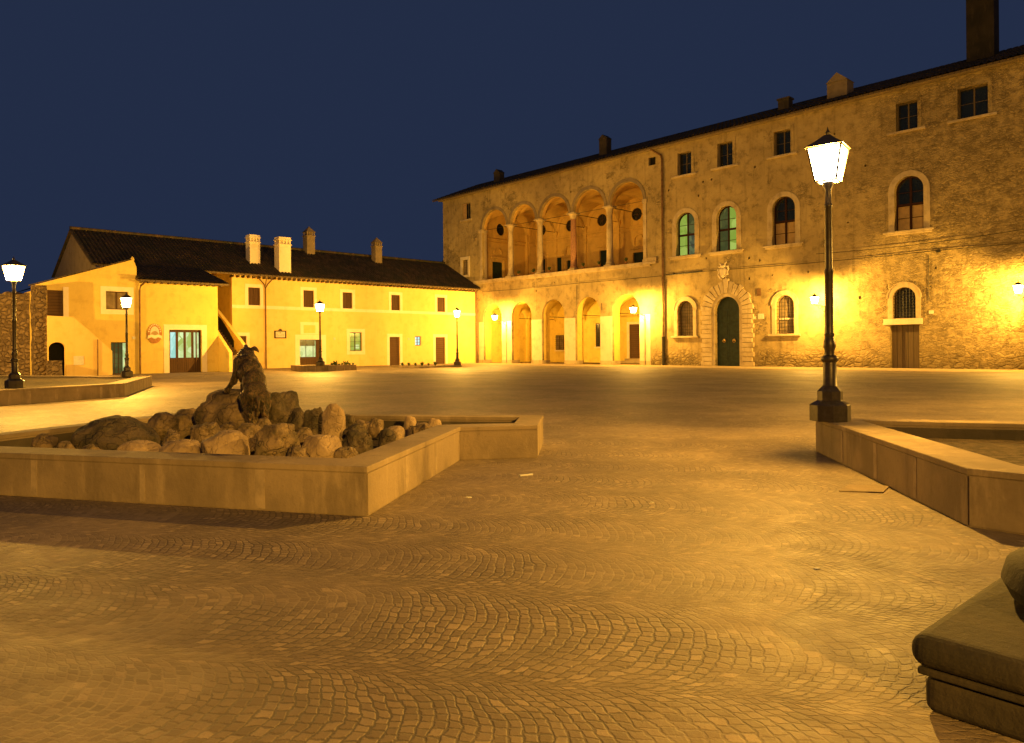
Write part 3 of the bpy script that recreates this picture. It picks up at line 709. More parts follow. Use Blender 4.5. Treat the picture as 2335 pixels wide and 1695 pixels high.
# roof
MB().box(-5.6, 62.2, -.32, .2, 16.76, 16.85).build('cornice', 'cornice_stone', pal)
rf = tile_roof(pal, -6.3, 62.4, -.5, 16.9, 6.0, 19.55, pitch=.34, row=.6)
MB().add([(-6.3, 6.0, 19.53), (62.4, 6.0, 19.53), (62.4, 12.8, 16.9), (-6.3, 12.8, 16.9)], [(0, 1, 2, 3)]).build('roof_back', 'roof_tiles', rf)
P([[(-.4, 16.85), (12.4, 16.85), (6.0, 19.5)]], 0, .3, 'gable', 'palace_plaster', pal)
gob = pal.children[-1]
for o in pal.children:
    if o.name.startswith('gable'):
        o.data.transform(Matrix(((0, 1, 0, -5.2), (1, 0, 0, 0), (0, 0, 1, 0), (0, 0, 0, 1))))
        o.data.flip_normals()
for x, y, w_, zt, mt, pt in ((.2, 3, .42, 19.2, 'dark_brown_stone', 1), (14.0, 3, .42, 19.7, 'dark_brown_stone', 1), (30.5, 3, .4, 19.0, 'dark_brown_stone', 0), (34.7, 2.2, .66, 18.9, 'cornice_stone', 1), (42.6, 3.6, .72, 22.5, 'basalt_slab', 0)):
    ch = MB().box(x - w_, x + w_, y - w_ * .8, y + w_ * .8, 17.4, zt)
    if pt: ch.add([(x - w_ - .06, y - w_ * .8 - .06, zt), (x + w_ + .06, y - w_ * .8 - .06, zt), (x + w_ + .06, y + w_ * .8 + .06, zt), (x - w_ - .06, y + w_ * .8 + .06, zt), (x, y - w_ * .8 - .06, zt + w_ * .9), (x, y + w_ * .8 + .06, zt + w_ * .9)],
                  [(0, 3, 2, 1), (0, 1, 4), (2, 3, 5), (1, 2, 5, 4), (3, 0, 4, 5)])
    else: ch.box(x - w_ - .07, x + w_ + .07, y - w_ * .8 - .07, y + w_ * .8 + .07, zt, zt + .12)
    ch.build('chimney', mt, rf)
# cables strung along the front: things of their own
c1 = empty('cable', K, PAL_RZ, 'thin dark cable strung across the palace front below the loggia ledge', 'cable')
def sag(a, b, n_, s_): return [(a[0] + (b[0] - a[0]) * k / n_, a[1] + (b[1] - a[1]) * k / n_, a[2] + (b[2] - a[2]) * k / n_ - s_ * 4 * (k / n_) * (1 - k / n_)) for k in range(n_ + 1)]
MB().tube(sag((1.0, -.07, 6.98), (13.4, -.07, 6.95), 8, .06) + sag((13.4, -.07, 6.95), (26.8, -.07, 6.95), 8, .05)[1:] + sag((26.8, -.07, 6.95), (41.0, -.07, 6.9), 8, .08)[1:] + sag((41, -.07, 6.9), (61, -.07, 7.1), 8, .1)[1:], .02, 6).build('cable_run', 'iron', c1)
c2 = empty('cable', K, PAL_RZ, 'second thin cable climbing to the right above the old door of the palace', 'cable')
MB().tube(sag((34.0, -.1, 7.4), (45.3, -.1, 7.6), 8, .15) + sag((45.3, -.1, 7.6), (61, -.1, 8.4), 8, .2)[1:], .018, 6).build('cable_run', 'iron', c2)

# ------------------------------------------------------------ long yellow house (row along the far side)
hb = empty('long_house', K, BLD_RZ, 'long low yellow house with tiled roof beside the palace', 'house')
uw = [(-23.23, -22.28), (-18.61, -17.67), (-14.99, -14.05), (-10.07, -9.12), (-4.90, -3.95)]
UZ = (4.92, 6.30)
holes = [rect(a, b, *UZ) for a, b in uw]
gd = (-18.97, -17.0, -.15, 2.27); wn_ = (-14.33, -13.13, 1.30, 2.90); dd1 = (-10.29, -9.18, -.15, 2.53); sw_ = (-7.48, -6.78, 1.74, 2.60); dd2 = (-5.13, -3.97, -.15, 2.53); ld = (-23.95, -23.4, -.15, 2.54)
holes += [rect(*h) for h in (gd, wn_, dd1, sw_, dd2, ld)]
P([[(-24.5, -.4), (-.02, -.4), (-.02, 7.32), (-24.5, 7.32)]] + holes, 0, .4, 'wall', 'yellow_plaster', hb)
sidewalls = MB()
wall_x(sidewalls, -24.5, -24.12, [[(.402, -.3), (9.9, -.3), (9.9, 7.4), (5.0, 10.0), (.402, 7.5)]])
sidewalls.box(-33.7, -24.51, 3.0, 3.35, -.3, 8.9)
sidewalls.build('side_wall', 'ochre_plaster', hb)
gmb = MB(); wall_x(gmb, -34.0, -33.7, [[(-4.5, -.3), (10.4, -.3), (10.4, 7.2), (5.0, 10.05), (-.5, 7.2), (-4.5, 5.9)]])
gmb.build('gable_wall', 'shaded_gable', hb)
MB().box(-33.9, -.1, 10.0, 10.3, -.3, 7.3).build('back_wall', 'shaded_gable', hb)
def trim(par, x0, x1, z0, z1, w=.26, bottom=True, mat='pale_trim', pr=.02, zb=None):
    o = rect(x0 - w, x1 + w, (z0 - w) if bottom else 0, z1 + w)
    i = rect(x0 + .001, x1 - .001, z0 if bottom else .001, z1 - .001)
    if bottom: i = rect(x0 + .001, x1 - .001, z0 + .001, z1 - .001)
    else: o = [(x0 - w, 0), (x0 + .001, 0), (x0 + .001, z1 - .001), (x1 - .001, z1 - .001), (x1 - .001, 0), (x1 + w, 0), (x1 + w, z1 + w), (x0 - w, z1 + w)]; return P([o], -pr, -.002, 'frame', mat, par)
    return P([o, i], -pr, -.002, 'frame', mat, par)
for a, b in uw:
    f = P([rect(a + .002, b - .002, *[UZ[0] + .002, UZ[1] - .002]), rect(a + .05, b - .05, UZ[0] + .05, UZ[1] - .05)], .10, .16, 'shuttered_window', 'wood_brown', hb)
    c = (a + b) / 2
    MB().box(a + .051, c - .008, .115, .15, UZ[0] + .051, UZ[1] - .051).box(c + .008, b - .051, .115, .15, UZ[0] + .051, UZ[1] - .051).build('shutter', 'wood_brown', f)
    trim(f, a, b, *UZ)
MB().box(-24.5, -.03, -.015, -.002, 4.66, 4.91).build('string_band', 'pale_trim', hb)
# remove overlap: windows frames stand 5 mm prouder than the band
g = window_rect(hb, gd[0] + .002, gd[1] - .002, 0, 2.268, .22, 'curtain_lit', 'wood_brown', (2, 0), 'glass_door')
MB().box(gd[0] + .06, gd[1] - .06, .205, .2185, .06, .85).build('door_panel', 'wood_brown', g, bevel=.01)
MB().box(gd[0] + .06, -17.5, .2185, .2195, 1.75, 2.2).build('pelmet', 'dim_green', g)
MB().box(-17.45, gd[1] - .01, .19, .2045, .02, 2.25).build('door_leaf', 'wood_brown', g)
trim(g, gd[0], gd[1], 0, 2.27, .4, False)
MB().box(-18.92, -17.27, -.03, -.003, 2.69, 3.70).build('overdoor', 'pale_trim', hb, bevel=.01)
MB().box(-18.62, -17.57, -.038, -.0305, 2.8, 3.45).build('overdoor_panel', 'yellow_plaster', hb, bevel=.004)
g = window_rect(hb, wn_[0] + .002, wn_[1] - .002, wn_[2] + .002, wn_[3] - .002, .16, 'lit_green', 'wood_brown', (1, 3), 'lattice_window')
MB().box(-13.65, -13.3, .186, .189, 1.5, 1.85).build('interior_lamp_glow', 'lit_shop', g)
trim(g, *wn_, .3)
for x0, x1 in ((dd1[0], dd1[1]), (dd2[0], dd2[1])):
    d_ = MB().box(x0 + .002, x1 - .002, .14, .19, 0, 2.528).build('plank_door', 'wood_door', hb)
    trim(d_, x0, x1, 0, 2.53, .28, False)
    MB().tube([(x1 - .12, .10, 1.02), (x1 - .12, .10, 1.2)], .015, 6).build('handle', 'iron', d_)
g = window_rect(hb, sw_[0] + .002, sw_[1] - .002, sw_[2] + .002, sw_[3] - .002, .16, 'lit_cyan', 'wood_brown', (1, 2), 'small_window')
d_ = MB().box(ld[0] + .002, ld[1] - .002, .12, .16, 0, 2.53).build('plank_door', 'wood_door', hb)
trim(d_, ld[0], ld[1], 0, 2.54, .26, False)
MB().tube([(-21.87, -.1, 0), (-21.87, -.1, 6.35)], .055, 8).tube([(-21.87, -.1, 6.3), (-22.0, -.12, 6.6), (-22.6, -.3, 7.1)], .045, 8).tube([(-21.87, -.1, 6.3), (-21.7, -.12, 6.6), (-21.3, -.3, 7.1)], .045, 8).tube([(-21.87, -.1, 6.5), (-21.87, -.3, 7.05)], .03, 8).build('drainpipe', 'pipe_copper', hb, smooth=True)
MB().tube([(-.15, -.12, 0), (-.15, -.12, 7.0), (-.15, -.4, 7.2)], .07, 8).build('drainpipe', 'pipe_copper', hb, smooth=True)
for x, z in ((-15.9, 2.25), (-8.3, 2.25)): MB().box(x, x + .18, -.03, -.002, z, z + .2).build('house_number', 'white_paper', hb)
rf = tile_roof(hb, -34.15, .1, -.62, 7.27, 5.0, 10.2)
MB().add([(-34.15, 5.0, 10.3), (.1, 5.0, 10.3), (.1, 10.8, 7.2), (-34.15, 10.8, 7.2)], [(0, 1, 2, 3)]).tube([(-34.15, 5, 10.33), (.1, 5, 10.33)], .13, 8).build('ridge', 'roof_tiles', rf)
bt = MB()
for k in range(58): bt.box(-24.6 + k * .42, -24.52 + k * .42, -.5, .2, 7.16 - .18, 7.16)
bt.build('rafter_ends', 'wood_old', rf)
def chimney(x, y, w, d, z0, z1, kind, mat='pale_trim'):
    m_ = MB().box(x - w, x + w, y - d, y + d, z0, z1 - .62)
    m_.box(x - w - .06, x + w + .06, y - d - .06, y + d + .06, z1 - .62, z1 - .55)
    for k in range(4):
        xx = x - w + .06 + k * (2 * w - .12) / 3
        m_.box(xx - .05, xx + .05, y - d, y - d + .1, z1 - .55, z1 - .25).box(xx - .05, xx + .05, y + d - .1, y + d, z1 - .55, z1 - .25)
    m_.box(x - w + .12, x + w - .12, y - d + .14, y + d - .14, z1 - .55, z1 - .25)
    if kind == 'cap':
        m_.box(x - w - .05, x + w + .05, y - d - .05, y + d + .05, z1 - .25, z1 - .18).box(x - w, x + w, y - d, y + d, z1 - .18, z1)
    else:
        m_.add([(x - w - .07, y - d - .07, z1 - .25), (x + w + .07, y - d - .07, z1 - .25), (x + w + .07, y + d + .07, z1 - .25), (x - w - .07, y + d + .07, z1 - .25), (x, y, z1 + .3)], [(0, 3, 2, 1), (0, 1, 4), (1, 2, 4), (2, 3, 4), (3, 0, 4)])
    return m_.build('chimney', mat, rf)
cc = chimney(-22.1, 1.6, .42, .38, 7.8, 10.6, 'cap')
chimney(-20.2, .35, .5, .42, 7.5, 10.45, 'cap')
chimney(-15.6, 4.6, .38, .38, 9.6, 12.1, 'point', 'cornice_stone')
chimney(-9.0, 3.9, .36, .36, 9.4, 11.7, 'point', 'cornice_stone')

# ------------------------------------------------------------ front yellow house with the shop
ha = empty('shop_house', Vector(K) + Matrix.Rotation(BLD_RZ, 3, 'Z') @ Vector((-32, -4.9, 0)), BLD_RZ, 'yellow house with glazed shop door and outside stairs in front of the long house', 'house')
OX = 32.0    # local x = s + 32, local y = offset + 4.9
def sx(v): return v + OX
shopd = (sx(-30.72), sx(-28.63), -.15, 2.82); wA = (sx(-34.43), sx(-33.15), 4.04, 5.16); sd = (sx(-34.17), sx(-33.25), -.15, 2.0)
shu = (sx(-37.55), sx(-36.73), 3.52, 5.08)
fa = [(sx(-38.3), -.4), (sx(-27.54), -.4), (sx(-27.54), 5.98), (sx(-32.66), 5.98), (sx(-32.66), 6.75), (sx(-32.85), 7.22), (sx(-33.05), 7.15), (sx(-38.3), 5.3)]
P([fa, rect(*shopd), rect(*wA), rect(*sd), rect(*shu)], 0, .4, 'wall', 'ochre_plaster', ha)
sm = MB(); wall_x(sm, sx(-27.9), sx(-27.54), [rect(.402, 7.9, -.3, 6.0)])
wall_x(sm, sx(-38.3), sx(-38.0), [rect(.402, 7.9, -.3, 5.0)])
sm.build('side_wall', 'ochre_plaster', ha)
vt = MB()
for k in range(14):
    t0 = k / 14; t1 = (k + .9) / 14; xa = sx(-38.4) + t0 * 5.4; xc = sx(-38.4) + t1 * 5.4; za = 5.27 + t0 * 1.9; zc = 5.27 + t1 * 1.9
    vt.add([(xa, -.08, za + .02), (xc, -.08, zc + .02), (xc, .5, zc + .02), (xa, .5, za + .02), (xa, -.08, za + .10), (xc, -.08, zc + .07), (xc, .5, zc + .07), (xa, .5, za + .10)], [(0, 3, 2, 1), (4, 5, 6, 7), (0, 1, 5, 4), (1, 2, 6, 5), (2, 3, 7, 6), (3, 0, 4, 7)])
vt.build('verge_tiles', 'roof_tiles', ha)
MB().lathe(sx(-32.87), .1, [(.12, 7.2), (.1, 7.3), (.03, 7.42)], 8).build('finial', 'ochre_plaster', ha)
MB().add([(sx(-38.3), .41, 5.2), (sx(-33.0), .41, 7.05), (sx(-33.0), 8, 7.05), (sx(-38.3), 8, 5.2)], [(0, 1, 2, 3)]).build('lean_to_roof', 'roof_tiles', ha)
rfa = tile_roof(ha, sx(-32.75), sx(-26.95), -.5, 5.96, 4.35, 7.33)
bt = MB()
for k in range(13): bt.box(sx(-32.5) + k * .42, sx(-32.42) + k * .42, -.4, -.01, 5.76, 5.86)
bt.build('rafter_ends', 'wood_old', rfa)
MB().tube([(sx(-32.52), -.1, 0), (sx(-32.52), -.1, 5.3), (sx(-32.45), -.12, 5.6), (sx(-32.2), -.3, 5.85)], .06, 8).build('drainpipe', 'pipe_copper', ha, smooth=True)
# shop door, four tall lights over panels
sd_ = P([rect(shopd[0] + .002, shopd[1] - .002, 0, 2.818), rect(shopd[0] + .05, shopd[1] - .05, .05, 2.75)], .18, .26, 'shop_door', 'wood_brown', ha)
W4 = (shopd[1] - shopd[0] - .1) / 4
pm_ = ['lit_cyan', 'lit_shop', 'lit_shop', 'curtain_lit']
for k in range(4):
    xa = shopd[0] + .05 + k * W4
    lf = P([rect(xa + .003, xa + W4 - .003, .051, 2.749), rect(xa + .08, xa + W4 - .08, .98, 2.66)], .19, .24, 'door_leaf', 'wood_brown', sd_)
    lf.name = 'leaf'
    MB().box(xa + .081, xa + W4 - .081, .21, .22, .981, 2.659).build('pane', pm_[k], lf)
    MB().box(xa + .1, xa + W4 - .1, .182, .1895, .2, .85).build('door_panel', 'wood_brown', lf, bevel=.005)
MB().box(sx(-28.98), sx(-28.92), .1, .179, .06, 2.7).build('open_shutter', 'wood_brown', sd_)
trim(sd_, shopd[0], shopd[1], 0, 2.82, .34, False)
g = window_rect(ha, wA[0] + .002, wA[1] - .002, wA[2] + .002, wA[3] - .002, .15, 'curtain', 'wood_brown', (1, 0), 'window')
trim(g, *wA, .3)
g = window_rect(ha, sd[0] + .002, sd[1] - .002, 0, 1.998, .15, 'dim_green', 'wood_brown', (3, 5), 'lattice_door')
MB().box(sd[1] - .22, sd[1] - .01, .13, .145, .05, 1.95).build('side_light', 'curtain_lit', g)
sh_ = MB().box(shu[0] + .002, shu[1] - .002, .1, .14, shu[2] + .002, shu[3] - .002).build('shutter_door', 'wood_door', ha)
P([[(shu[0] - .02, 3.5), (shu[1] - .001, 3.5), (shu[1] - .001, 5.079), (shu[0] - .02, 5.079), (shu[0] - .02, 5.36), (shu[1] + .28, 5.36), (shu[1] + .28, 3.5), (shu[1] + .3, 3.49), (shu[0], 3.49)][:0] or rect(shu[1] + .001, shu[1] + .28, 3.52, 5.3)], -.02, -.002, 'frame', 'pale_trim', sh_)
MB().box(sx(-32.95), sx(-32.78), -.03, -.002, 2.2, 2.36).build('house_number', 'white_paper', ha)
# outside stair at the left, against the front
st_y0, st_y1 = -1.5, -1.15
lp = [(sx(-37.83), -.3), (sx(-34.5), -.3), (sx(-34.5), 1.45), (sx(-34.76), 1.73), (sx(-36.54), 3.46), (sx(-37.83), 3.50)]
stw = P([lp, arch(sx(-37.80), sx(-36.94), -.2, 1.99, 12, .38)], st_y0, st_y1, 'stair_parapet', 'yellow_plaster', ha)  # paler plaster than the house wall, standing in for brighter light on it
MB().box(sx(-37.83), sx(-36.6), -1.14, -.01, 0 + 2.6, 3.0).build('stair_landing', 'ochre_plaster', stw)
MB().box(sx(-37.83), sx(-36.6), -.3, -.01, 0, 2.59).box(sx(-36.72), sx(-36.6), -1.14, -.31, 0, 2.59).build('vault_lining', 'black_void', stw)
sm2 = MB()
for k in range(10):
    sm2.box(sx(-36.59) + k * .22, sx(-36.37) + k * .22 + .001 * k, -1.14, -.012, 0, 2.75 - k * .27)
sm2.build('stair_steps', 'peperino', stw)
MB().box(sx(-36.55), sx(-36.03), -1.53, -1.502, .65, 1.18).build('plaque', 'white_paper', ha, bevel=.01)
MB().tube([(sx(-35.3), -1.55, 0), (sx(-35.3), -1.55, 2.15)], .035, 8).build('drainpipe', 'pipe_copper', ha)
# outside stair at the right, rising between the two houses
lp_l = [(-1.78, -.3), (7.9, -.3), (7.9, 5.0), (3.9, 5.0), (-1.78, 1.29)]
m_ = MB(); wall_x(m_, sx(-27.53), sx(-27.3), [lp_l])
rp = m_.build('stair_parapet', 'ochre_plaster', ha)
m_ = MB(); wall_x(m_, sx(-25.85), sx(-25.6), [[(-.25, -.3), (7.9, -.3), (7.9, 6.3), (4.1, 4.2), (-.3, 1.7)]])
m_.build('stair_parapet', 'ochre_plaster', ha)
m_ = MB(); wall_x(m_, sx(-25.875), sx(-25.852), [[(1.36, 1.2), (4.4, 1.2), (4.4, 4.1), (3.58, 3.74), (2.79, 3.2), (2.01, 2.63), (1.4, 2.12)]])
m_.build('stairwell_panel', 'black_void', ha)  # flat black sheet on the parapet face, no hole cut behind it
m_ = MB()
for k in range(16):
    y = -1.4 + k * .34; m_.box(sx(-27.29), sx(-25.86), y, y + .34 if k < 15 else 7.85, 0, .18 + k * .185)
m_.build('stair_steps', 'peperino', rp)
# signs
so = empty('oval_sign', ha.location, BLD_RZ, 'oval ceramic sign with orange rim and banner left of the shop door', 'sign')
oc = (sx(-31.62), 2.56)
def oval(rx, rz, seg=28, cz=0): return [(oc[0] + rx * math.cos(2 * math.pi * k / seg), oc[1] + cz + rz * math.sin(2 * math.pi * k / seg)) for k in range(seg)]
P([oval(.45, .64)], -.045, -.002, 'board', 'terracotta', so)
P([oval(.27, .40, cz=.06)], -.055, -.0455, 'medallion', 'white_paper', so)
P([oval(.23, .22, cz=-.06)], -.060, -.0555, 'landscape', 'board_tan', so)
lt = MB()
for k in range(11):
    a = math.pi * (k + .5) / 11; x, z = oc[0] + .36 * math.cos(a), oc[1] + .06 + .52 * math.sin(a)
    lt.panel([[(x - .03, z - .04), (x + .03, z - .04), (x + .03, z + .04), (x - .03, z + .04)]], -.052, -.0455)
lt.build('rim_lettering', 'pale_trim', so)
P([[(oc[0] - .45, 2.22), (oc[0] - .2, 2.32), (oc[0], 2.26), (oc[0] + .2, 2.32), (oc[0] + .45, 2.22), (oc[0] + .42, 2.42), (oc[0] + .2, 2.5), (oc[0], 2.45), (oc[0] - .2, 2.5), (oc[0] - .42, 2.42)]], -.07, -.0605, 'banner', 'pale_trim', so)
so2 = empty('street_sign', K, BLD_RZ, 'framed rectangular street sign with small crest on the long yellow house', 'sign')
fr_ = P([rect(-21.14, -20.14, 2.36, 2.98), rect(-21.04, -20.24, 2.44, 2.90)], -.06, -.002, 'frame', 'wood_brown', so2)
P([rect(-21.039, -20.241, 2.441, 2.899)], -.03, -.002, 'plate', 'white_paper', so2)
P([half_ring(-20.64, 2.981, .001, .15, 10)], -.05, -.004, 'crest', 'wood_old', so2)
for k, h_ in enumerate((.17, .10, .10, .14, .17)):
    x = -20.93 + k * .13; MB().box(x, x + .022, -.034, -.0305, 2.52, 2.52 + h_).box(x, x + .07, -.036, -.0305, 2.52 + h_ - .02, 2.52 + h_).build('letter', 'pipe_copper', so2)
MB().box(-20.68, -20.60, -.034, -.0305, 2.77, 2.83).build('emblem', 'pipe_copper', so2)

# ------------------------------------------------------------ ruined stone wall and pillar at the left edge
rw = empty('ruined_wall', (-28.1, 43.0, 0), math.atan2(.45, -2.6) + math.pi, 'tall rough stone wall at the left edge behind the lamp', 'wall')
def rough_block(x0, x1, y0, y1, z0, z1, nx, ny, nz, amp, seed, name, mat, parent, top=0.0):
    bm = bmesh.new(); bmesh.ops.create_cube(bm, size=1)
    for v_ in bm.verts: v_.co = Vector((x0 if v_.co.x < 0 else x1, y0 if v_.co.y < 0 else y1, z0 if v_.co.z < 0 else z1))
    ex = [e for e in bm.edges]
    for ax, n_ in ((0, nx), (1, ny), (2, nz)):
        es = [e for e in bm.edges if abs((e.verts[0].co - e.verts[1].co).normalized()[ax]) > .9]
        if n_ > 1: bmesh.ops.subdivide_edges(bm, edges=es, cuts=n_ - 1, use_grid_fill=True)
    for v_ in bm.verts:
        p = v_.co.copy(); d = Vector((fbm(p * 1.3 + Vector((seed, 0, 0)), 5), fbm(p * 1.3 + Vector((0, seed, 9)), 5), fbm(p * 1.2 + Vector((5, 0, seed)), 4)))
        v_.co += d * amp
        if top and p.z > z1 - .01: v_.co.z += top * fbm(Vector((p.x * .8, seed, 0)), 3)
    me = bpy.data.meshes.new(name); bm.to_mesh(me); bm.free(); me.materials.append(M[mat])
    o = bpy.data.objects.new(name, me); col.objects.link(o); o.parent = parent; return o
rough_block(-9, -.2, 0, .8, -.3, 4.9, 60, 5, 38, .10, 3, 'masonry', 'ruin_stone', rw, .25)
rp_ = empty('stone_pillar', Vector(ha.location) + Matrix.Rotation(BLD_RZ, 3, 'Z') @ Vector((sx(-38.12), -1.6, 0)), BLD_RZ, 'rough square stone pillar against the corner of the shop house', 'pillar')
rough_block(-.32, .3, .3, 1.2, -.3, 5.2, 6, 8, 34, .07, 11, 'masonry', 'ruin_stone', rp_)
lb = empty('stone_block', Vector(ha.location) + Matrix.Rotation(BLD_RZ, 3, 'Z') @ Vector((sx(-37.6), -2.1, 0)), BLD_RZ, 'low square stone block at the foot of the rough pillar', 'block')
rough_block(-.42, .3, -.25, .3, -.05, .95, 8, 6, 10, .04, 21, 'block', 'ruin_stone', lb)
dkb = empty('back_building', (-33.5, 52, 0), BLD_RZ, 'dark unlit building behind the ruined wall', 'building')
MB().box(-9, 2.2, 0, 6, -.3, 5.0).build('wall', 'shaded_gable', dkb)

pv = empty('pavement', K, PAL_RZ); pv.name = 'pavement_root'
pm0 = MB().slab([[(-.5, .0), (62, .0), (62, -5.2), (-.5, -5.2)][::-1]], .0, .006).build('pavement', 'pale_paving'); pm0.location = K; pm0.rotation_euler = (0, 0, PAL_RZ)
tag(pm0, 'smooth pale stone pavement strip along the foot of the palace', kind='structure')  # strip made paler and wider to brighten the ground below the lanterns
bpy.data.objects.remove(pv)

# ------------------------------------------------------------ raised planters
def inset(poly, ds):
    n_ = len(poly); out = []
    for i in range(n_):
        p0, p1, p2 = Vector(poly[i - 1]), Vector(poly[i]), Vector(poly[(i + 1) % n_])
        d0 = (p1 - p0).normalized(); d1 = (p2 - p1).normalized()
        n0 = Vector((-d0.y, d0.x)) * ds[i - 1]; n1 = Vector((-d1.y, d1.x)) * ds[i]
        a = p1 + n0; b = p1 + n1; den = d0.x * d1.y - d0.y * d1.x
        if abs(den) < 1e-4: out.append(tuple(a)); continue
        t = ((b - a).x * d1.y - (b - a).y * d1.x) / den; out.append(tuple(a + d0 * t))
    return out
def planter(name, label, poly, h, ds, soil_z, slab_len=1.15, ctop=.055):
    root = empty(name, (0, 0, 0), 0, label, 'planter', 'raised stone planters of the square')
    c = Vector((sum(p[0] for p in poly) / len(poly), sum(p[1] for p in poly) / len(poly), 0)); root.location = c
    pl = [(p[0] - c.x, p[1] - c.y) for p in poly]
    inn = inset(pl, ds)
    body = inset(pl, [.012] * len(pl))
    wm = MB().slab([body, inset(pl, [d - .012 for d in ds])], 0, h - ctop)
    wm.build('wall', 'peperino', root)
    MB().slab([pl, inn], h - ctop + .001, h).build('coping', 'peperino', root, bevel=.008)
    # facing slabs with recessed joints, cut end to end along each side
    fm = MB(); jm = MB(); random.seed(len(label))
    for i in range(len(pl)):
        a = Vector(body[i]); b = Vector(body[(i + 1) % len(pl)]); L = (b - a).length; d = (b - a) / L; nrm = Vector((d.y, -d.x))
        k = max(1, round(L / slab_len)); cuts = [0] + [L * (j + random.uniform(-.12, .12)) / k for j in range(1, k)] + [L]
        for s0, s1 in zip(cuts, cuts[1:]):
            pr_ = random.uniform(.006, .011); g_ = .006
            q = [a + d * (s0 + g_) , a + d * (s1 - g_), a + d * (s1 - g_) + nrm * pr_, a + d * (s0 + g_) + nrm * pr_]
            fm.slab([[tuple(v_) for v_ in (q[0], q[3], q[2], q[1])][::-1]], .012, h - ctop - .004)
        for sj in cuts[1:-1]:      # lime streaks run out of the joints
            jm = MB(); w_ = random.uniform(.028, .05); q = [a + d * (sj - w_), a + d * (sj + w_), a + d * (sj + w_) + nrm * .0115, a + d * (sj - w_) + nrm * .0115]
            jm.slab([[tuple(v_) for v_ in (q[0], q[1], q[2], q[3])]], .02, h - ctop - .006); jm.build('joint', 'mortar_band', root)
    fm.build('facing_slab', 'peperino', root); 
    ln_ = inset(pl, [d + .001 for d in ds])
    MB().slab([ln_, inset(pl, [d + .02 for d in ds])], .0, h - ctop - .02).build('inner_lining', 'dark_brown_stone', root)  # thin sheet of darker stone added over the inner wall faces
    # soil sheet
    N_ = 26; xs = [p[0] for p in inn]; ys = [p[1] for p in inn]
    sm_ = MB().slab([inset(pl, [d + .001 for d in ds])], -.1, soil_z); sm_.build('soil', 'soil', root)
    return root
A_ = (-1.22, 6.13); B_ = (-.66, 9.2); C_ = (.32, 9.34); D_ = (.45, 10.68); E_ = (-5.35, 11.75); G_ = (-6.75, 7.68)
planter('stone_planter', 'large low stone planter full of boulders with the bronze animal', [A_, B_, C_, D_, E_, G_], .42, [.36, .34, .33, .26, .26, .4], .06)
planter('stone_planter', 'low stone planter at the right edge with lamp standing on its corner', [(4.02, 9.74), (3.49, 5.63), (4.6, 4.4), (8.6, 6.2), (8.9, 8.1)], .45, [.46, .42, .42, .4, .3], .25)
planter('stone_planter', 'low flat topped stone planter at the left edge, two lamps on it', [(-16.6, 17.2), (-13.5, 19.25), (-12.1, 22.85), (-14.55, 29.6), (-16.2, 29.9), (-25, 33), (-30, 24)], .42, [.5, .5, .5, .5, .5, .5, .5], .36, .75)
planter('stone_planter', 'small far stone planter before the glass door of the long house', [(-13.75, 47.7), (-10.7, 50.4), (-12.4, 52.6), (-15.3, 50.6)], .38, [.35] * 4, .3)
planter('stone_planter', 'very low far stone planter with lamp near the palace corner', [(-6.9, 54.4), (-3.9, 56.9), (-5.4, 59.2), (-9.6, 58.0)], .13, [.35] * 4, .09)

# ------------------------------------------------------------ boulders
def rock(x, y, z, w, d, h, seed, mat, label, rot=0.0, rough=.16, flat=0, tilt=0.0, name='boulder'):
    bm = bmesh.new(); bmesh.ops.create_icosphere(bm, subdivisions=5 if w > .3 else 4, radius=1.0)
    rnd = random.Random(seed); planes = []
    for _ in range(4 + flat): 
        n_ = Vector((rnd.uniform(-1, 1), rnd.uniform(-1, 1), rnd.uniform(-.4, 1))).normalized(); planes.append((n_, rnd.uniform(.68, .92)))
    off = Vector((seed * 7.3, seed * 3.1, seed * 1.7))
    for v_ in bm.verts:
        p = v_.co.copy(); p = Vector([math.copysign(abs(q) ** .72, q) for q in p]) * .86
        for n_, dd in planes:
            t = p.dot(n_) - dd
            if t > 0: p -= n_ * t * .88
        p *= 1 + rough * fbm(v_.co * 1.3 + off, 5) + rough * .22 * abs(noise.noise(v_.co * 5 + off)) - rough * .05 * abs(noise.noise(v_.co * 13 + off))
        v_.co = Vector((p.x * w / 2, p.y * d / 2, p.z * h / 2))
    me = bpy.data.meshes.new(name); bm.to_mesh(me); bm.free(); me.materials.append(M[mat])
    for p in me.polygons: p.use_smooth = True
    o = bpy.data.objects.new(name, me); col.objects.link(o)
    zmin = min(v_.co.z for v_ in me.vertices)
    o.location = (x, y, z + h / 2); o.rotation_euler = (0, tilt, rot)
    return tag(o, label, 'boulder', 'boulders heaped in the large planter')
CX_, FS = 1167.5, 1670.7
def rk(c, x0, x1, ytop, Y, mat, label, seed, hmin=.0, dep=1.0, **k):
    cx0, cy0, kk = {'r4': (60, 880, 3.910), 'r5': (560, 880, 5.155), 'n0': (480, 760, 7.482)}[c]
    a = cx0 + x0 / kk; b = cx0 + x1 / kk; t = cy0 + ytop / kk; m_ = (a + b) / 2
    X = ((m_ - CX_) / FS) * Y; w = (b - a) / FS * Y; v_ = -(t - 795) / FS - .0087 * (m_ - CX_) / FS; zt = 1.4 + v_ * Y
    zb = .03; h = max(zt - zb, .16); hh = min(h * 1.12, max(w * 1.15, .30))
    tall = 'slab' in label or 'upright' in label
    if tall: hh = h * 1.1
    ww = max(w * 1.12, hh * (.40 if tall else .72))
    return rock(X, Y, zt - hh * .93, ww, ww * dep * 1.1, hh, seed, mat, label, **k)
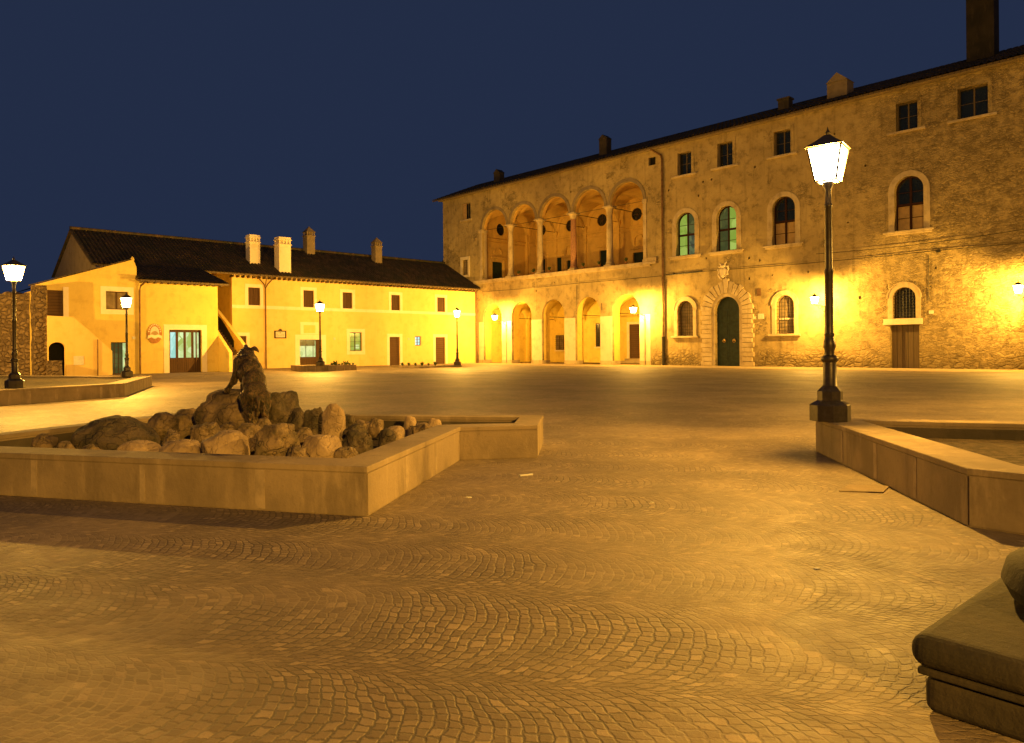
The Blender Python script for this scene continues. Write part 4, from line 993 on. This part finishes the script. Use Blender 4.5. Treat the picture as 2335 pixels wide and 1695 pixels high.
RK = [
 ('r4', 70, 250, 425, 8.5, 'rock_rough', 'leftmost boulder, alone in the dark corner of the planter'),
 ('r4', 270, 440, 500, 8.0, 'rock_rough', 'low stone half hidden behind the planter rim, second from left'),
 ('r4', 480, 1130, 285, 8.6, 'rock_dark', 'largest smooth dark boulder in the left of the planter'),
 ('r4', 640, 930, 265, 9.5, 'rock_rough', 'boulder behind the largest dark boulder'),
 ('r4', 1080, 1330, 240, 9.6, 'rock_rough', 'rugged boulder just right of the largest dark one'),
 ('r4', 1270, 1570, 218, 10.2, 'rock_rough', 'rugged boulder at the back edge left of the statue rock'),
 ('r4', 790, 1190, 480, 7.7, 'rock_smooth', 'flat pale stone lying along the front rim'),
 ('r4', 1225, 1375, 398, 8.3, 'rock_rough', 'small round stone perched above the front row'),
 ('r4', 1200, 1560, 470, 7.45, 'rock_smooth', 'broad pale stone left of the cracked round one'),
 ('r4', 1470, 1720, 315, 8.6, 'rock_rough', 'angular stone lit on its left, below the statue rock'),
 ('r4', 1570, 1965, 405, 7.3, 'rock_smooth', 'big round pale boulder with a crack in its face'),
 ('r4', 1700, 1880, 325, 9.0, 'rock_rough', 'small stone at the foot of the statue rock'),
 ('r4', 1860, 2120, 345, 8.0, 'rock_rough', 'boulder right of the cracked round one with lit right shoulder'),
 ('r5', 90, 585, 450, 7.2, 'rock_rough', 'large rugged brown boulder at the front centre'),
 ('r5', 130, 310, 370, 8.9, 'rock_rough', 'small stone below the hind legs of the statue'),
 ('r5', 535, 670, 265, 9.3, 'rock_dark', 'upright block right of the statue rock'),
 ('r5', 675, 960, 250, 9.1, 'rock_dark', 'dark round boulder leaning on the tall pale slab'),
 ('r5', 905, 1150, 205, 8.8, 'rock_smooth', 'tall pale upright slab, highest stone on the right'),
 ('r5', 555, 790, 500, 8.0, 'rock_rough', 'stone wedged behind the big smooth wedge boulder'),
 ('r5', 640, 1125, 570, 7.15, 'rock_smooth', 'big smooth wedge shaped boulder at the front right'),
 ('r5', 480, 740, 705, 6.95, 'rock_rough', 'small rough stone in front of the smooth wedge boulder'),
 ('r5', 1020, 1320, 715, 7.1, 'rock_rough', 'flat stone in the front right corner of the planter'),
 ('r5', 1120, 1480, 525, 7.9, 'rock_dark', 'dark boulder with a lit rim by the right wall'),
 ('r5', 1150, 1420, 470, 8.6, 'rock_dark', 'dark stone behind the one with the lit rim'),
 ('r5', 1440, 1620, 375, 9.7, 'rock_rough', 'pointed stone against the back wall'),
 ('r5', 1540, 1760, 525, 8.15, 'rock_dark', 'small dark stone with bright edge near the right wall'),
 ('r5', 1250, 1480, 395, 9.9, 'rock_rough', 'low stone at the back between slab and pointed stone'),
 ('r5', 1640, 1860, 470, 9.0, 'rock_smooth', 'pale low stone right of the pointed one'),
 ('r5', 1890, 1965, 350, 10.0, 'rock_smooth', 'narrow upright stone against the back wall'),
 ('r5', 1930, 2190, 440, 9.4, 'rock_rough', 'long flat stone beside the right wall'),
 ('r5', 2170, 2260, 380, 10.1, 'rock_smooth', 'last small stone toward the narrow arm of the planter'),
 ('r5', -90, 140, 440, 8.4, 'rock_rough', 'stone between the statue rock and the front boulders'),
 ('r4', 520, 640, 520, 7.8, 'rock_rough', 'thin stone sliver showing over the rim at left'),
 ('r5', 1130, 1280, 330, 10.4, 'rock_dark', 'dark stone at the back right of the tall slab'),
]
for i, (c, x0, x1, yt, Y, mt, lb_) in enumerate(RK):
    kw = dict(rough=.09 if mt == 'rock_smooth' or 'largest' in lb_ else .21, flat=0 if mt == 'rock_smooth' else 4)
    if 'tall pale' in lb_: kw.update(dep=.45, rot=.3)
    if 'wedge shaped' in lb_: kw.update(dep=.8)
    rk(c, x0, x1, yt, Y, mt, lb_, i + 3, **kw)
rs = rock(-3.62, 9.75, .0, 1.28, .95, .94, 77, 'rock_rough', 'great rough rock the bronze animal climbs on', rough=.17, flat=1)
rs2 = rock(-3.08, 9.70, .0, .62, .7, .92, 78, 'rock_dark', 'second rough rock under the right side of the bronze animal', rough=.2, flat=1)

# ------------------------------------------------------------ bronze animal climbing the rock, seen from behind
def statue():
    parts = []
    def ell(c, r, rot=(0, 0, 0)):
        bm = bmesh.new(); bmesh.ops.create_icosphere(bm, subdivisions=3, radius=1)
        mt = Matrix.Translation(c) @ Matrix.Rotation(rot[2], 4, 'Z') @ Matrix.Rotation(rot[1], 4, 'Y') @ Matrix.Rotation(rot[0], 4, 'X') @ Matrix.Diagonal((*r, 1))
        bmesh.ops.transform(bm, matrix=mt, verts=bm.verts); parts.append(bm)
    def limb(pts, rs):
        for (a, ra), (b, rb_) in zip(zip(pts, rs), list(zip(pts, rs))[1:]):
            a = Vector(a); b = Vector(b); n_ = max(2, int((b - a).length / (min(ra, rb_) * .5)))
            for k in range(n_ + 1):
                t = k / n_; bm = bmesh.new(); bmesh.ops.create_icosphere(bm, subdivisions=2, radius=ra + (rb_ - ra) * t)
                bmesh.ops.translate(bm, vec=a + (b - a) * t, verts=bm.verts); parts.append(bm)
    X = -3.42
    def q(px, py, Y):            # point of the figure from its outline in the photograph, at distance Y
        sx_ = 456 + px / 4.1; sy_ = 753 + py / 4.1
        return ((sx_ - 1167.5) / 1670.7 * Y, Y, 1.4 - ((sy_ - 795) + .0087 * (sx_ - 1167.5)) / 1670.7 * Y)
    ell(q(515, 610, 9.20), (.162, .18, .18), (-.7, 0, 0))
    ell(q(500, 520, 9.32), (.155, .18, .22), (-.6, 0, 0))
    ell(q(470, 400, 9.46), (.158, .17, .19), (-.6, 0, 0))
    ell(q(450, 315, 9.56), (.135, .14, .15), (-.6, 0, 0))
    # neck, head, snout raised
    limb([q(455, 300, 9.58), q(445, 240, 9.64)], [.115, .095])
    ell(q(438, 222, 9.68), (.095, .12, .08), (.4, 0, 0))
    limb([q(436, 205, 9.70), q(430, 175, 9.77), q(428, 155, 9.80)], [.062, .045, .034])
    # mane of bristles along the spine
    for k in range(22):
        t = k / 21; c_ = q(470 + 40 * t, 250 + 470 * t, 9.50 - .42 * t)
        ell((c_[0] + .02 * math.sin(k * 1.3), c_[1] - .02, c_[2]), (.045, .05, .05), (-.6 + .2 * math.sin(k * 2.1), 0, .3 * math.sin(k * 1.7)))
    # left foreleg reaches out and stands on the rock
    limb([q(375, 300, 9.50), q(345, 390, 9.48), q(315, 455, 9.46), q(300, 490, 9.44), q(268, 535, 9.42), q(245, 568, 9.40)], [.085, .06, .045, .036, .032, .04])
    limb([q(330, 470, 9.46), q(325, 500, 9.44)], [.03, .02])
    limb([q(540, 380, 9.60), q(545, 470, 9.72), q(540, 560, 9.78)], [.075, .05, .04])
    # hind legs: thigh, hock, hoof
    limb([q(440, 630, 9.14), q(425, 710, 9.10), q(455, 790, 8.98), q(465, 850, 8.99), q(470, 885, 8.96)], [.10, .07, .04, .03, .042])
    limb([q(585, 630, 9.14), q(605, 710, 9.12), q(600, 790, 9.04), q(612, 845, 9.04), q(615, 880, 9.01)], [.105, .075, .042, .032, .044])
    # tail
    limb([q(540, 640, 9.02), q(545, 720, 8.98), q(530, 800, 9.0)], [.026, .02, .026])
    bm = bmesh.new()
    for p in parts:
        me = bpy.data.meshes.new('t'); p.to_mesh(me); bm.from_mesh(me); bpy.data.meshes.remove(me); p.free()
    me = bpy.data.meshes.new('tmp'); bm.to_mesh(me); bm.free()
    o = bpy.data.objects.new('tmp', me); col.objects.link(o)
    r_ = o.modifiers.new('r', 'REMESH'); r_.mode = 'VOXEL'; r_.voxel_size = .011
    s_ = o.modifiers.new('s', 'SMOOTH'); s_.factor = .5; s_.iterations = 5
    dg = bpy.context.evaluated_depsgraph_get(); ev = o.evaluated_get(dg)
    m2 = bpy.data.meshes.new_from_object(ev); bpy.data.objects.remove(o)
    base = Vector((X, 9.3, .35))
    for v_ in m2.vertices:       # shaggy coat
        n_ = v_.normal; p = v_.co
        v_.co = p + n_ * (.013 * fbm(Vector((p.x * 16, p.y * 16, p.z * 6)), 3)) - base
    m2.materials.clear(); m2.materials.append(M['bronze'])
    for p in m2.polygons: p.use_smooth = True
    st = bpy.data.objects.new('animal_statue', m2); col.objects.link(st); st.location = base
    tag(st, 'dark bronze boar like animal seen from behind climbing the rock', 'statue')
    hl = [Vector(q(425, 200, 9.66)) - base, Vector(q(465, 190, 9.66)) - base]
    for s_, e0 in ((-1, hl[0]), (1, hl[1])):
        e = MB(); 
        # floppy ear: a curved leaf
        vs = []; fs = []
        for i in range(7):
            t = i / 6; w_ = .062 * math.sin(math.pi * (.20 + .76 * t)) + .004
            cx = e0[0] + s_ * (.125 * t); cz = e0[2] + .035 * math.sin(t * 2.4) - .05 * t * t * (2.2 if s_ < 0 else 1.0)
            for yy, zz in ((-w_ * .8, -w_ * .5), (0, .03), (w_ * .8, w_ * .7), (0, -.02)): vs.append((cx, e0[1] + yy, cz + zz))
        for i in range(6):
            for k in range(4): a = i * 4 + k; b = i * 4 + (k + 1) % 4; fs.append((a, b, b + 4, a + 4))
        fs.append((3, 2, 1, 0)); fs.append((24, 25, 26, 27)); e.add(vs, fs)
        eo = e.build('ear', 'bronze', st, smooth=True); sb = eo.modifiers.new('s', 'SUBSURF'); sb.levels = 1; sb.render_levels = 2
    return st
statue()

# ------------------------------------------------------------ stone base at the lower right
COLC = (.89, -.65)
sb_ = empty('stone_pedestal', (1.5, 2.80, 0), math.atan2(.66, .75), 'dark stepped stone base with rounded edge in the lower right corner', 'pedestal')
sl = MB().box(0, 2.0, -2.0, 0, .175, .30).build('slab', 'basalt_slab', sb_, bevel=.055, seg=5)
MB().box(.025, 1.975, -1.975, -.025, .145, .174).build('fillet', 'basalt_slab', sb_, bevel=.008)
MB().box(.04, 1.96, -1.96, -.04, 0, .144).build('base_step', 'basalt_slab', sb_, bevel=.04, seg=4)
MB().lathe(*COLC, [(.44, .301), (.53, .33), (.56, .39), (.54, .46), (.47, .51), (.43, .52), (.41, .56), (.38, .58), (.20, .60)], 40).build('column_base', 'dark_stone', sb_, smooth=True)

# ------------------------------------------------------------ manhole, litter, pots, plants
mh = MB().slab([[(3.12, 7.02), (3.50, 6.93), (3.72, 7.24), (3.36, 7.33)]], 0.0, .012).build('manhole_cover', 'peperino')
tag(mh, 'pale rectangular drain cover in the paving beside the right planter', 'drain cover')
lt_ = MB().slab([[(.08, 8.02), (.22, 8.10), (.21, 8.13), (.06, 8.05)]], 0, .012).build('paper_scrap', 'white_paper')
tag(lt_, 'small white scrap of paper on the cobbles right of the boulder planter', 'litter')
for i_, (x_, y_, w_, lb_) in enumerate(((-.42, 6.9, .03, 'small crumpled scrap beside the right side of the boulder planter'), (1.25, 6.6, .02, 'tiny pale pebble in the middle of the paving'), (-2.4, 3.1, .05, 'dark dead leaf on the paving left of centre'), (1.9, 4.6, .022, 'pale leaf on the paving before the right planter'))):
    q_ = [(x_ + w_ * math.cos(a_), y_ + w_ * .7 * math.sin(a_)) for a_ in (0, .9, 2.0, 3.3, 4.6, 5.4)]
    tag(MB().slab([q_], 0, .005).build('scrap', 'wood_old' if 'dark' in lb_ else 'white_paper'), lb_, 'litter')
def plant_leaves(m_, x, y, z, h, n_, rnd):
    for _ in range(n_):
        a = rnd.uniform(0, 6.28); r = rnd.uniform(.3, 1) * h * .55; l = h * rnd.uniform(.5, 1.0)
        tip = Vector((x + math.cos(a) * r, y + math.sin(a) * r, z + l)); b = Vector((x, y, z)); mid = (tip + b) / 2 + Vector((0, 0, h * .1))
        sd_v = Vector((-math.sin(a), math.cos(a), 0)) * h * .09
        m_.add([b, mid + sd_v, tip, mid - sd_v], [(0, 1, 2, 3)])
random.seed(9); rnd = random.Random(4)
Rp = Matrix.Rotation(PAL_RZ, 3, 'Z')
for s_, lbl in ((5.7, 'leftmost potted plant on the loggia ledge, second bay'), (7.6, 'potted plant beside the second loggia column'), (9.6, 'potted plant in the middle loggia bay'), (13.6, 'potted plant right of the red loggia column'), (15.4, 'potted plant left of the last loggia column'), (18.2, 'red potted plant in the rightmost loggia bay')):
    pt = empty('potted_plant', Vector(K) + Rp @ Vector((s_, .35, 8.12)), 0, lbl, 'plant', 'potted plants on the loggia ledge')
    MB().lathe(0, 0, [(.09, 0), (.13, .2), (.14, .21), (.14, .24), (.11, .24)], 12).build('pot', 'terracotta', pt)
    m_ = MB(); plant_leaves(m_, 0, 0, .22, .42, 46, rnd); m_.build('foliage', 'leaf', pt)
def bed_plant(x, y, z, h, lbl, grp):
    pt = empty('small_plant', (x, y, z), rnd.uniform(0, 6), lbl, 'plant', grp)
    m_ = MB(); plant_leaves(m_, 0, 0, 0, h, 40, rnd); m_.build('foliage', 'leaf', pt)
    MB().tube([(0, 0, -.03), (0, 0, h * .5)], .008, 5).build('stem', 'wood_old', pt)
for k in range(7):
    t = k / 6; bed_plant(-12.2 + t * 1.25, 49.6 + t * .85, .29, .32 + .12 * math.sin(k * 2), 'small plant in the far bed before the glass door', 'small plants in the far planter bed')
for k in range(6):
    t = k / 5; bed_plant(-8.6 + t * 2.6, 57.4 - t * .3, .08, .34 + .1 * math.sin(k * 3), 'small plant in the very low bed by the far doors', 'small plants in the low far bed')

# ------------------------------------------------------------ lamps
def point(name, parent, loc, watt, rad=.05):
    l = bpy.data.lights.new(name, 'POINT'); l.energy = watt; l.color = SODIUM; l.shadow_soft_size = rad
    o = bpy.data.objects.new(name, l); col.objects.link(o); o.parent = parent; o.location = loc; return o
def lantern(root, x, y, z, rot=R(45), s=1.0):
    """four-sided lantern, bottom at z"""
    b, t, h = .125 * s, .20 * s, .42 * s
    def sq(r, zz): return [(x + r * math.sqrt(2) * math.cos(rot + math.pi / 4 + k * math.pi / 2), y + r * math.sqrt(2) * math.sin(rot + math.pi / 4 + k * math.pi / 2), zz) for k in range(4)]
    lo_, hi_ = sq(b, z), sq(t, z + h)
    fr = MB()
    for k in range(4):
        fr.tube([lo_[k], hi_[k]], .014 * s, 4); fr.tube([lo_[k], lo_[(k + 1) % 4]], .013 * s, 4); fr.tube([hi_[k], hi_[(k + 1) % 4]], .014 * s, 4)
    fo = fr.build('lantern_frame', 'lamp_iron', root)
    gl = MB(); li, hi2 = sq(b - .006, z + .01), sq(t - .006, z + h - .01)
    gl.add(li + hi2, [(0, 1, 5, 4), (1, 2, 6, 5), (2, 3, 7, 6), (3, 0, 4, 7)]); gl.build('glass', 'lantern_glass', fo)
    cp = MB(); a_, b_, c_ = sq(t + .03 * s, z + h + .002), sq(t * .55, z + h + .10 * s), sq(t * .18, z + h + .17 * s)
    cp.add(a_ + b_ + c_, [(3, 2, 1, 0), (0, 1, 5, 4), (1, 2, 6, 5), (2, 3, 7, 6), (3, 0, 4, 7), (4, 5, 9, 8), (5, 6, 10, 9), (6, 7, 11, 10), (7, 4, 8, 11), (8, 9, 10, 11)])
    cp.lathe(x, y, [(.02 * s, z + h + .165 * s), (.03 * s, z + h + .2 * s), (.012 * s, z + h + .24 * s), (.002, z + h + .28 * s)], 8)
    cp.build('lantern_roof', 'lamp_iron', root)
    return fo
def street_lamp():
    root = empty('street_lamp')
    MB().lathe(0, 0, [(.245, 0), (.245, .20), (.23, .215), (.165, .25), (.15, .26), (.15, .375), (.135, .39), (.10, .43)], 8, R(22.5)).build('base', 'lamp_iron', root, bevel=.006)
    MB().lathe(0, 0, [(.10, .43), (.085, .45), (.082, .74), (.10, .76), (.108, .79), (.10, .81), (.06, .83), (.058, .89), (.075, .93), (.072, 1.0), (.052, 1.06), (.058, 1.07), (.060, 1.10), (.05, 1.11), (.051, 1.87), (.057, 1.88), (.057, 1.91), (.047, 1.92), (.040, 2.7), (.048, 2.71), (.048, 2.74), (.038, 2.76), (.038, 2.93), (.055, 2.97), (.07, 3.02)], 16).build('pole', 'lamp_iron', root, smooth=True)
    lantern(root, 0, 0, 3.03)
    point('lamp_light', root, (0, 0, 3.185), POST_W)
    return root
L0 = street_lamp()
grp = 'cast iron street lamps of the square'
lamps = [((4.03, 9.30, .45), 1.0, 'tall near street lamp on the corner of the right planter'),
         ((-13.85, 20.4, .42), .985, 'street lamp at the left edge standing on the flat planter'),
         ((-15.35, 29.2, .42), .905, 'street lamp in front of the shop house, left of the shop door'),
         ((-12.72, 48.6, .38), 1.18, 'street lamp before the glass door of the long house'),
         ((-4.25, 56.9, .12), 1.235, 'street lamp nearest the corner where house meets palace'),
         ((5.0, -9.0, 0), 1.3, 'street lamp standing behind the viewer'),
         ((14.5, 12.5, 0), 1.2, 'added fill street lamp, unseen, out of view at the right'),  # added to lift the light on the right of the palace front
         ((-30.0, 33.0, 0), 1.2, 'added fill street lamp, unseen, at the left near the ruined wall')]  # added to brighten the upper left palace front and the ruined wall
for i, (loc, s_, lbl) in enumerate(lamps):
    o = L0 if i == 0 else copy_tree(L0)
    o.location = loc; o.scale = (s_, s_, s_); o.rotation_euler = (0, 0, R((8, 20, -10, 35, 50, 0, 0, 15)[i]))
    for ch in o.children:
        if ch.type == 'LIGHT':
            if i: ch.data = ch.data.copy()
            ch.data.energy = POST_W * (.85, 1.0, 1.2, 1.8, 1.35, 4.8, 1.5, 2.0)[i]
    tag(o, lbl, 'lamp', grp)
def wall_lamp():
    root = empty('wall_lantern')
    MB().tube([(0, -.01, 3.55), (0, -.01, 3.98)], .03, 6).tube([(0, -.02, 3.9), (0, -.5, 3.98), (0, -1.0, 3.95), (0, -1.5, 4.0)], .022, 6) \
        .tube([(0, -.02, 3.6), (0, -.25, 3.62), (0, -.42, 3.78), (0, -.36, 3.9), (0, -.22, 3.86)], .016, 6) \
        .tube([(0, -.45, 3.97), (0, -.62, 3.8), (0, -.85, 3.78), (0, -.95, 3.88), (0, -.82, 3.93)], .014, 6).tube([(0, -1.5, 3.98), (0, -1.5, 4.07)], .03, 8).build('bracket', 'lamp_iron', root)
    MB().tube([(0.02, -.05, 0), (0.02, -.05, 3.6)], .02, 6).build('conduit', 'lamp_iron', root)
    lantern(root, 0, -1.5, 4.08, 0)
    point('lamp_light', root, (0, -1.5, 4.29), WALL_W, .085)
    return root
WL = wall_lamp(); gw_ = 'iron bracket lanterns on the palace front'
for i, (s_, lbl) in enumerate(((4.35, 'bracket lantern on the pier between first and second arcade arch'), (20.3, 'bracket lantern right of the last arcade arch'), (34.5, 'bracket lantern behind the near lamp post'), (45.35, 'bracket lantern at the right edge of the palace front'))):
    o = WL if i == 0 else copy_tree(WL)
    o.location = Vector(K) + Rp @ Vector((s_, -.03 if i < 1 else -.03, 0)); o.rotation_euler = (0, 0, PAL_RZ)
    tag(o, lbl, 'lantern', gw_)
